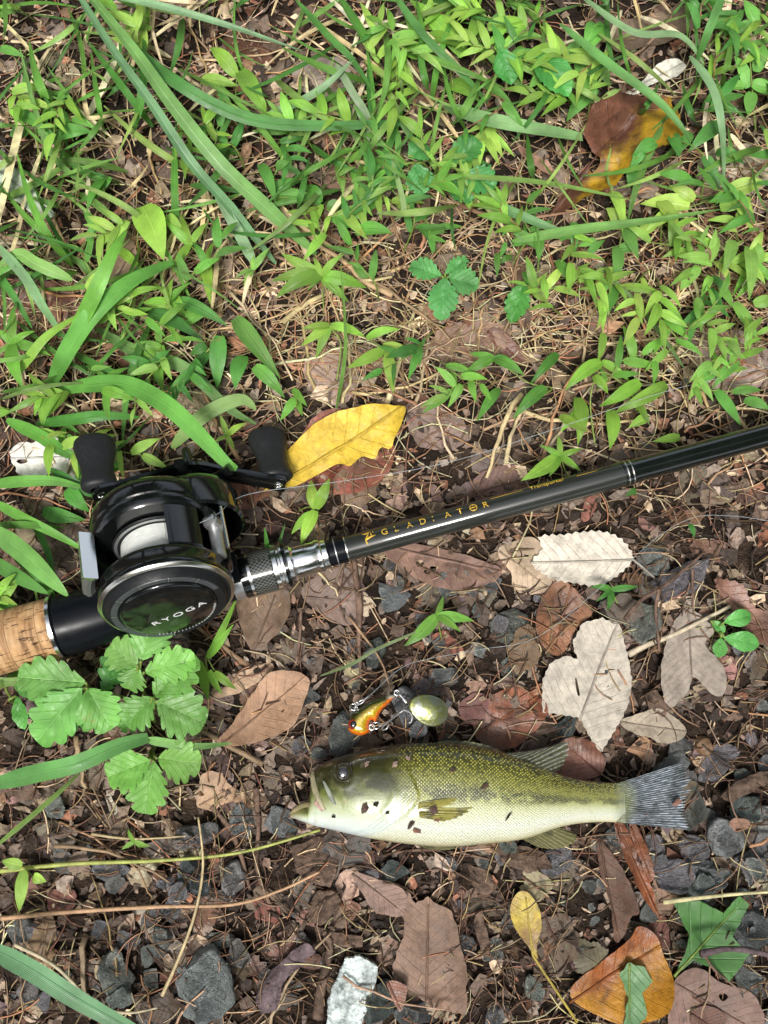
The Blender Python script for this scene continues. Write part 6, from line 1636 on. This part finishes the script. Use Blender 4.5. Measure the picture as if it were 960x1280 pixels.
# ------------------------------------------------------------------ long grass blades
BN = [0]
def blade(pts, w, label, color, zs=(.004, .02, .022, .012), group=None, fold=.3, name='grass_shoot', taper=.12, mat='blade', wbase=.22):
    BN[0] += 1; rg = random.Random(BN[0])
    n = len(pts); z = np.interp(np.linspace(0, 1, n), np.linspace(0, 1, len(zs)), zs)
    P = catmull(np.array([[*at(p[0], p[1], q)[:2], q] for p, q in zip(pts, z)]), 8)
    tan = np.gradient(P, axis=0); tan /= np.linalg.norm(tan, axis=1)[:, None] + 1e-9
    e = np.cross(np.array([0, 0, 1.0]), tan); e /= np.linalg.norm(e, axis=1)[:, None] + 1e-9
    nn = np.cross(tan, e)
    V, U = [], []
    tw0 = rg.uniform(-.35, .35); tw1 = rg.uniform(-.6, .6)
    N = len(P)
    Ls = np.concatenate([[0], np.cumsum(np.linalg.norm(np.diff(P, axis=0), axis=1))])
    for i in range(N):
        u = i / (N - 1)
        hw = w * PX / 2 * (wbase + (1 - wbase) * min(1, u * 5) ** .7) * (1 - (max(0, u - .45) / .55) ** 1.7 * (1 - taper))
        tw = tw0 + (tw1 - tw0) * u
        for v in (-1, -.55, -.12, .12, .55, 1):
            off = hw * v
            V.append(P[i] + e[i] * off * math.cos(tw) + nn[i] * (off * math.sin(tw) + abs(v) * hw * fold)); U.append((Ls[i] * 20, .5 + v * .5))
    V = np.array(V)
    fl = hs(V[:, 0], V[:, 1]) + .0005
    V[:, 2] = np.maximum(V[:, 2], np.minimum(fl, .02))
    F = [(i * 6 + j, i * 6 + j + 1, i * 6 + 7 + j, i * 6 + 6 + j) for i in range(N - 1) for j in range(5)]
    o = mesh_obj(name, V, F, M[mat], uvs=np.array(U), color=tuple(np.array(color if not isinstance(color, str) else lin(color)) * (np.array([1.2, 1.06, .95, 1]) if mat == 'blade' else 1)))
    return tag(o, label, 'grass', group)
Z3 = (.03, .045, .035, .012)
blade([(395, 318), (335, 262), (275, 205), (215, 130), (165, 60), (100, -20)], 19, 'very long wide grass blade slanting down through the grass, paler twin', '#6c9f5c', (.006, .03, .045, .05), taper=.5)
blade([(345, 330), (290, 262), (240, 205), (190, 130), (140, 60), (90, -20)], 15, 'very long blue-green grass blade beside its wider twin', '#6a9a72', (.006, .032, .047, .052), taper=.5)
blade([(318, 330), (292, 280), (268, 242)], 14, 'short pale blue-green blade under the long twin blades', '#8db793', (.006, .02, .02))
blade([(120, -10), (200, 8), (290, 34), (378, 64)], 13, 'thin blue-green blade crossing above the long twin blades', '#86b58c', (.05, .055, .05, .04))
blade([(170, 60), (215, 100), (280, 138), (340, 155), (420, 158), (500, 154)], 16, 'long dark grass blade curving right to a bent tip', '#4d8848', (.03, .04, .035, .03, .025, .02), taper=.5)
blade([(498, 150), (515, 175), (525, 210), (505, 250)], 8, 'thin grass tip hanging from the bent dark blade', '#6f9f62', (.02, .018, .012, .006))
blade([(335, 142), (375, 128), (410, 105), (444, 72)], 14, 'grey-green blade rising to the right above the curved dark blade', '#86b08a', (.012, .02, .028, .03))
blade([(370, 0), (410, 45), (440, 75), (470, 120)], 9, 'narrow green blade hanging from the upper grass', '#4f8a44', (.03, .032, .03, .02))
blade([(470, 70), (445, 30), (420, -10)], 13, 'upright wide green blade behind narrow ones', '#5d9a4a', (.01, .03, .045))
blade([(420, 80), (440, 115), (460, 150), (458, 190)], 10, 'grey-green drooping blade beside the bent tip', '#88a987', (.028, .025, .02, .01))
blade([(60, 492), (85, 440), (118, 392), (165, 352), (216, 328)], 24, 'broad grass blade arching over bare straw left of the dark sprig', '#5fa04c', (.006, .025, .035, .034, .022), taper=.3)
blade([(62, 488), (92, 425), (118, 370), (140, 320), (158, 288)], 20, 'bright upright grass blade beside the arching broad one', '#6fb24c', (.006, .025, .04, .045, .04))
blade([(64, 492), (110, 482), (160, 482), (210, 508), (250, 545), (282, 578), (296, 586)], 22, 'wide blade arching down onto the handle of the reel', '#64a84e', (.006, .02, .03, .038, .04, .04, .038), taper=.25)
blade([(45, 530), (90, 525), (130, 520), (175, 522)], 15, 'dark grass blade lying below the arching wide blade', '#4c8c40', (.006, .016, .018, .012))
blade([(8, 525), (50, 545), (80, 565), (120, 580)], 16, 'grass blade crossing in front of the white papery leaf', '#62a54a', (.006, .018, .022, .02))
blade([(-10, 300), (30, 345), (55, 385), (82, 425)], 12, 'blue-green blade crossing the flat red-brown leaf', '#79ab7c', (.035, .03, .025, .012))
blade([(-10, 330), (20, 375), (40, 410)], 9, 'narrow dark blade at the red-brown leaf', '#4c8a42', (.02, .02, .012))
blade([(90, 350), (45, 330), (20, 318), (-12, 345)], 16, 'pale bent grass blade above the red-brown leaf', '#7bad62', (.03, .032, .03, .024))
blade([(20, 470), (35, 450), (60, 420), (105, 390)], 12, 'yellow-green blade beside the left whorl', '#8abf55', (.008, .02, .024, .02))
blade([(215, 560), (255, 520), (300, 500), (320, 512)], 18, 'flat faded grass leaf behind the arching wide blade', '#7fa866', (.006, .012, .012, .01))
blade([(120, 410), (170, 440), (230, 460), (285, 510), (320, 530)], 16, 'grey-green flattened blade under the dark leafy sprig', '#6b975c', (.006, .01, .012, .01, .008))
blade([(-12, 606), (30, 602), (70, 602), (112, 612)], 14, 'grass blade pointing at the reel from the side', '#67a850', (.01, .018, .02, .02))
blade([(-12, 625), (30, 648), (70, 668), (110, 690)], 13, 'green blade slanting to the thumb bar of the reel', '#6aad4e', (.012, .018, .018, .016))
blade([(-12, 660), (28, 690), (60, 720), (85, 745)], 24, 'wide pale green blade resting on the reel seat', '#6faa5c', (.02, .03, .034, .034))
blade([(-12, 700), (25, 722), (60, 742)], 17, 'wide blade ending at the cork grip', '#5f9c50', (.016, .028, .032))
blade([(-14, 736), (5, 752), (22, 766)], 16, 'short wide blade beside the cork grip', '#5d9a4c', (.014, .024, .03))
blade([(40, 650), (60, 690), (70, 735)], 9, 'narrow blade crossing behind the wide ones at the reel seat', '#4c883f', (.006, .016, .016))
blade([(120, 620), (85, 600), (60, 585)], 14, 'dark blade tip under the reel body', '#3f7a3a', (.012, .016, .014))
blade([(-20, 984), (40, 968), (95, 955), (150, 932), (185, 922)], 20, 'wide glossy blade lying over the serrated herb', '#5d9a58', (.03, .04, .044, .04, .036), taper=.55)
blade([(182, 924), (205, 928), (245, 933), (290, 929)], 10, 'narrow tip of a folded blade below the serrated herb', '#7bb06a', (.036, .034, .03, .022))
blade([(-20, 850), (20, 852), (60, 838)], 11, 'pale grass blade behind the cork grip', '#86b26c', (.016, .02, .02))
blade([(-20, 1180), (40, 1212), (100, 1250), (175, 1292)], 21, 'wide blue-green grass blade lying across bare litter', '#669c74', (.03, .032, .03, .026), taper=.6)
blade([(-10, 1062), (40, 1020), (80, 985), (105, 960)], 6, 'thin stiff green blade leaning away from the herb', '#6f9350', (.02, .02, .016, .01))
blade([(555, 132), (600, 148), (660, 160), (728, 172)], 19, 'wide pale blade lying in front of the brown and yellow leaf', '#7cac76', (.01, .022, .024, .014), taper=.55)
blade([(490, -10), (530, 45), (580, 95), (610, 130)], 10, 'long narrow blade behind the lush bright sprig', '#568f50', (.03, .03, .024, .01))
blade([(720, -10), (790, 40), (850, 45), (880, 80)], 9, 'grey-green blade bending over the curled grey-brown leaf', '#7ba47a', (.03, .035, .03, .02))
blade([(700, 30), (760, 80), (820, 125), (852, 160), (865, 185)], 13, 'blade passing over the top of the brown and yellow leaf', '#66a05c', (.03, .038, .038, .036, .028))
blade([(862, 70), (890, 110), (902, 160), (905, 230)], 11, 'upright grey-green blade right of the brown and yellow leaf', '#7aa57c', (.03, .034, .03, .012))
blade([(905, -10), (885, 40), (870, 80)], 11, 'narrow upright blade by the white curled leaf', '#558f4c', (.04, .034, .02))
blade([(540, 220), (600, 222), (690, 230), (790, 250)], 7, 'thin straight blade running under the spreading sprig', '#7aa45a', (.014, .02, .024, .02))
blade([(600, 248), (650, 270), (705, 292)], 15, 'flat blue-green blade below the small pinkish leaf', '#6da06e', (.01, .016, .012), taper=.5)
blade([(640, 302), (720, 288), (800, 278), (900, 262)], 14, 'long level blade under the wide-spreading sprig', '#72a95a', (.01, .02, .026, .022))
blade([(420, 512), (428, 470), (432, 420), (426, 330)], 5, 'very thin upright grass stem above the yellow leaf', '#6b9a4e', (.006, .02, .026, .03))
blade([(855, 460), (820, 410), (780, 362), (745, 330)], 6, 'thin dark stem slanting through the straw', '#5f7f50', (.006, .012, .014, .014))
blade([(490, 200), (505, 260), (492, 275)], 7, 'thin looped grass tip beside the dark serrated leaves', '#8fb37e', (.02, .02, .01))
blade([(120, 240), (70, 200), (45, 140), (25, 60)], 8, 'narrow curved blade at the low rounded sprig', '#6c9c58', (.006, .02, .03, .03))
blade([(330, 720), (334, 690), (331, 660)], 7, 'narrow green blade rising above the carbon hood of the rod', '#4f8f40', (.006, .02, .026))
blade([(334, 716), (346, 690), (356, 655)], 5, 'thin dark blade beside the carbon hood of the rod', '#4a7c42', (.006, .02, .024))
blade([(300, 700), (330, 692), (350, 690)], 10, 'flat dark green blade pressed under the rod sleeve', '#3f7f38', (.006, .008, .008))
blade([(400, 845), (440, 830), (470, 812), (520, 790), (560, 770)], 4, 'hair-thin grey-green stem crossing the litter above the lure', '#7f9a70', (.01, .014, .016, .016, .012))
def scatter_blades():
    rg = random.Random(44)
    for k in range(240):
        r = rg.random()
        if r < .55: cx, cy = rg.uniform(-20, 480), rg.uniform(-20, 300)
        elif r < .85: cx, cy = rg.uniform(480, 980), rg.uniform(-20, 260)
        elif r < .95: cx, cy = rg.uniform(-20, 200), rg.uniform(300, 520)
        else: cx, cy = rg.uniform(-40, 60), rg.uniform(560, 860)
        a = rg.uniform(0, 6.28); L = rg.uniform(50, 150); b = rg.uniform(-.35, .35)
        d = np.array([math.cos(a), math.sin(a)]); e = np.array([-d[1], d[0]])
        pts = [(cx + d[0] * L * t + e[0] * b * L * t * t, cy + d[1] * L * t + e[1] * b * L * t * t) for t in (0, .33, .66, 1)]
        thin = rg.random() < .6; w = rg.uniform(3, 6) if thin else rg.uniform(6, 11)
        z = rg.uniform(.012, .03)
        blade(pts, w, ('%s %s green grass blade in the tangle near %s' % ('long' if L > 100 else 'short', 'hair-thin' if thin else 'narrow', near(cx, cy))), vary(rg.choice([lin('#5d9444'), lin('#6fa352'), lin('#4c8440'), lin('#86ad62')]), .2, rg),
              (.002, z, z, z * .6), 'hair-thin grass blades in the tangle' if thin else 'narrow grass blades in the tangle')
scatter_blades()
def dead_blades():
    rg = random.Random(52)
    spec = [([(-5, 290), (15, 200), (40, 110), (70, 45)], 10), ([(95, 175), (140, 85), (165, 10)], 8), ([(40, 130), (45, 90), (70, 50)], 8), ([(150, 20), (168, 60), (160, 100)], 7), ([(380, 20), (440, 60), (480, 90)], 7)]
    for k in range(80):
        cx, cy = (rg.uniform(-10, 470), rg.uniform(-20, 330)) if k < 55 else (rg.uniform(470, 970), rg.uniform(-10, 330))
        a = rg.uniform(0, 6.28); L = rg.uniform(40, 120); b = rg.uniform(-.3, .3)
        spec.append(([(cx + math.cos(a) * L * t - math.sin(a) * b * L * t * t, cy + math.sin(a) * L * t + math.cos(a) * b * L * t * t) for t in (0, .33, .66, 1)], rg.uniform(3, 7)))
    for pts, w in spec:
        z = rg.uniform(.005, .016); (cx, cy) = pts[1]
        if any(math.hypot(q[0] - ex, q[1] - ey) < er for q in pts for ex, ey, er in ((765, 195, 80), (715, 245, 45), (826, 85, 40))): continue
        blade(pts, w, '%s dead straw-coloured grass blade near %s' % ('broad' if w > 6 else 'thin', near(cx, cy)), vary(rg.choice([lin('#cdbd94'), lin('#b8a67c'), lin('#d6caa8')]), .15, rg), (.004, z, z, z * .7), 'dead grass blades in the tangle', mat='straw')
dead_blades()

# ------------------------------------------------------------------ serrated herbs
def crenate(b, t, w, teeth, amp, rg, widest=.55):
    """outline of a toothed oval leaflet from base b to tip t (metres, 2D)"""
    b, t = np.asarray(b, float), np.asarray(t, float); d = t - b; L = np.linalg.norm(d); d /= L; e = np.array([-d[1], d[0]])
    out = []
    for sgn in (1, -1):
        row = []
        for i in range(teeth * 4 + 1):
            u = i / (teeth * 4)
            hw = w / 2 * math.sin(math.pi * (u ** (math.log(.5) / math.log(widest)))) ** .75 if 0 < u < 1 else 0
            ph = (u * teeth) % 1.0
            tooth = amp * (abs(math.sin(math.pi * ph)) ** .6 - .5) if .12 < u < .99 else 0
            row.append(b + d * L * (u + (.35 * amp / L if tooth > 0 else 0)) + e * sgn * max(0, hw + tooth))
        out += row if sgn == 1 else row[-2:0:-1]
    return np.array(out)
def herb(leaflets, root_px, label, color, zb=.028, name='herb', teeth=7, amp=7, mat='herb', gloss=None):
    rg = random.Random(int(root_px[0]))
    rp = at(root_px[0], root_px[1], .003)
    root = empty(name, (rp[0], rp[1], float(hs(rp[0], rp[1]))), label, 'plant')
    for lf in leaflets:
        bx, by, tx, ty, w = lf[:5]; z0 = lf[5] if len(lf) > 5 else zb
        b, t = at(bx, by, z0), at(tx, ty, z0)
        P = crenate(b[:2], t[:2], w * PX * .86, teeth, amp * PX, rg)
        keep = [0]
        for i in range(1, len(P)):
            if np.linalg.norm(P[i] - P[keep[-1]]) > .00025: keep.append(i)
        P = P[keep]
        Lm = np.linalg.norm(t[:2] - b[:2])
        sav = H.copy()
        V, F, U = leaf_sheet(P, (b, t), rg, .0017, rumple=.0018, drape=False, relief=.0008, fold=.18, bend=-.25, edge=.0015)
        H[:] = sav
        V[:, 2] = z0 + (V[:, 2] - V[:, 2].mean()) + (U[:, 0] - .5) * Lm * rg.uniform(-.25, .15)
        o = mesh_obj('leaflet', V, F, M[mat], parent=root, uvs=U, color=vary(color, .15, rg))
        s = np.array([rp, (rp + b) / 2 + np.array([0, 0, .004]), b]); s[0, 2] = hs(rp[0], rp[1]) - .001
        tv, tf, tu = tube(catmull(s, 6), .0006, 6); mesh_obj('leaf_stalk', tv, tf, M['stem'], parent=root, uvs=tu)
    return root
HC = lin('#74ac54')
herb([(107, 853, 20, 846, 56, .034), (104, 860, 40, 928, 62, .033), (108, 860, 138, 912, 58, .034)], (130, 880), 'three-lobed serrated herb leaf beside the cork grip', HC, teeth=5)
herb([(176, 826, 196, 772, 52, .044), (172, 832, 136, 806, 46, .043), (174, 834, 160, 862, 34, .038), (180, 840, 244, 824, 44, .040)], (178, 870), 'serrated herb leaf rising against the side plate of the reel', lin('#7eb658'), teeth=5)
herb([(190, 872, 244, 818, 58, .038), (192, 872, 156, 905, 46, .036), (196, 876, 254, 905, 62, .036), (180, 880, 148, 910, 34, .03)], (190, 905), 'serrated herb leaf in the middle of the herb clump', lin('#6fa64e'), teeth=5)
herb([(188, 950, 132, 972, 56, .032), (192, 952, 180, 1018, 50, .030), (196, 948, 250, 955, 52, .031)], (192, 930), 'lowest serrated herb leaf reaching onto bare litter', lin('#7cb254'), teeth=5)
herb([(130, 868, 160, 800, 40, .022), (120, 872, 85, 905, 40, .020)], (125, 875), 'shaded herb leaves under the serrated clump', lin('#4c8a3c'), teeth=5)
herb([(556, 348, 552, 396, 42, .016), (560, 346, 598, 356, 40, .017), (552, 345, 512, 330, 34, .016), (556, 342, 584, 322, 22, .018)], (556, 362), 'small serrated three-leaved seedling in the straw', lin('#579a52'), teeth=6, amp=4)
herb([(505, 205, 482, 212, 34, .02), (510, 195, 535, 180, 40, .022), (520, 205, 528, 240, 40, .02), (560, 205, 600, 175, 40, .018), (580, 215, 620, 232, 44, .018), (560, 225, 590, 250, 36, .016)], (540, 215), 'dark serrated herb leaves beside the wide pale blade', lin('#4c8f48'), teeth=6, amp=4)
herb([(655, 352, 640, 400, 34, .014)], (660, 350), 'single dark serrated leaf below the creeping sprig', lin('#4a8a3e'), teeth=6, amp=3)
herb([(626, 62, 640, 102, 40, .026), (668, 62, 712, 118, 52, .026)], (650, 90), 'shiny dark round leaf under the lush bright sprig', lin('#4f9a4a'), teeth=5, amp=1)
herb([(905, 778, 942, 768, 24, .014), (905, 797, 952, 806, 28, .012), (902, 797, 898, 822, 20, .013), (888, 776, 908, 790, 14, .012)], (890, 785), 'round-leaved seedling beside the lobed grey-brown leaf', lin('#62a852'), teeth=3, amp=.3, name='seedling')
herb([(12, 840, 48, 872, 26, .012), (20, 870, 30, 912, 22, .012)], (10, 880), 'low round leaves at the cork grip under the herb', lin('#5a9a44'), teeth=4, amp=1)
# ------------------------------------------------------------------ unseen ring of trees, added to darken reflections and shape the shade; sky gap overhead
def build_trees():
    leafm = NT('tree_foliage'); c = leafm.obj; oc, rnd = leafm.info()
    col = leafm.scalecol(oc, leafm.maprange(leafm.noise(2.5, c, detail=3), .3, .7, .6, 1.4))
    leafm = leafm.done(leafm.trans(leafm.pbsdf(col, .5), col, .3))
    crowns, trunks = [], []
    for k in range(3):
        r = np.random.default_rng(70 + k); n = 2600
        cl = r.normal(size=(26, 3)); cl /= np.linalg.norm(cl, axis=1)[:, None]; cl *= r.uniform(.35, .9, 26)[:, None]
        ctr = cl[r.integers(0, 26, n)] + r.normal(0, .17, (n, 3))
        ctr = ctr * np.array([2.1, 2.1, 2.0]) + np.array([0, 0, 3.0])
        a = r.normal(size=(n, 3)); a /= np.linalg.norm(a, axis=1)[:, None]
        b = np.cross(a, r.normal(size=(n, 3))); b /= np.linalg.norm(b, axis=1)[:, None]
        s = r.uniform(.10, .2, n)[:, None]
        V = np.stack([ctr - a * s, ctr + b * s * .45, ctr + a * s, ctr - b * s * .45], 1).reshape(-1, 3)
        F = np.arange(n * 4).reshape(n, 4)
        me = mesh_data('crown', V, F, smooth=False); me.materials.append(leafm); crowns.append(me)
        parts = [tube([(0, 0, -.1), (.05, .03, 1.0), (.0, .1, 2.2), (.1, .05, 4.2)], np.array([.17, .13, .10, .03]), 10)]
        for q in range(6):
            an = q * 1.05 + k; z = 1.4 + .4 * q
            parts.append(tube([(0.03, .05, z), (.6 * math.cos(an), .6 * math.sin(an), z + .4), (1.3 * math.cos(an), 1.3 * math.sin(an), z + .7)], np.array([.06, .04, .015]), 7))
        v, f, u = join(parts); me = mesh_data('trunk', v, f, uvs=u); me.materials.append(M['bark']); trunks.append(me)
    rg = random.Random(3)
    for k in range(11):
        az = 2 * math.pi * k / 11 + rg.uniform(-.15, .15); d = rg.uniform(3.6, 5.2)
        x, y = d * math.sin(az), d * math.cos(az)
        root = empty('added_shade_tree', (x, y, -.002), 'unseen leafy green tree added around the grassy spot to shape the shade', 'tree', 'unseen trees added around the spot')
        root.rotation_euler = (0, 0, rg.uniform(0, 6.28)); root.scale = (1, 1, rg.uniform(.9, 1.15))
        for nm, me in (('trunk', trunks[k % 3]), ('crown', crowns[k % 3])):
            o = bpy.data.objects.new(nm, me); COL.objects.link(o); o.parent = root; o.color = vary(lin('#4f7a35'), .2, rg)
build_trees()
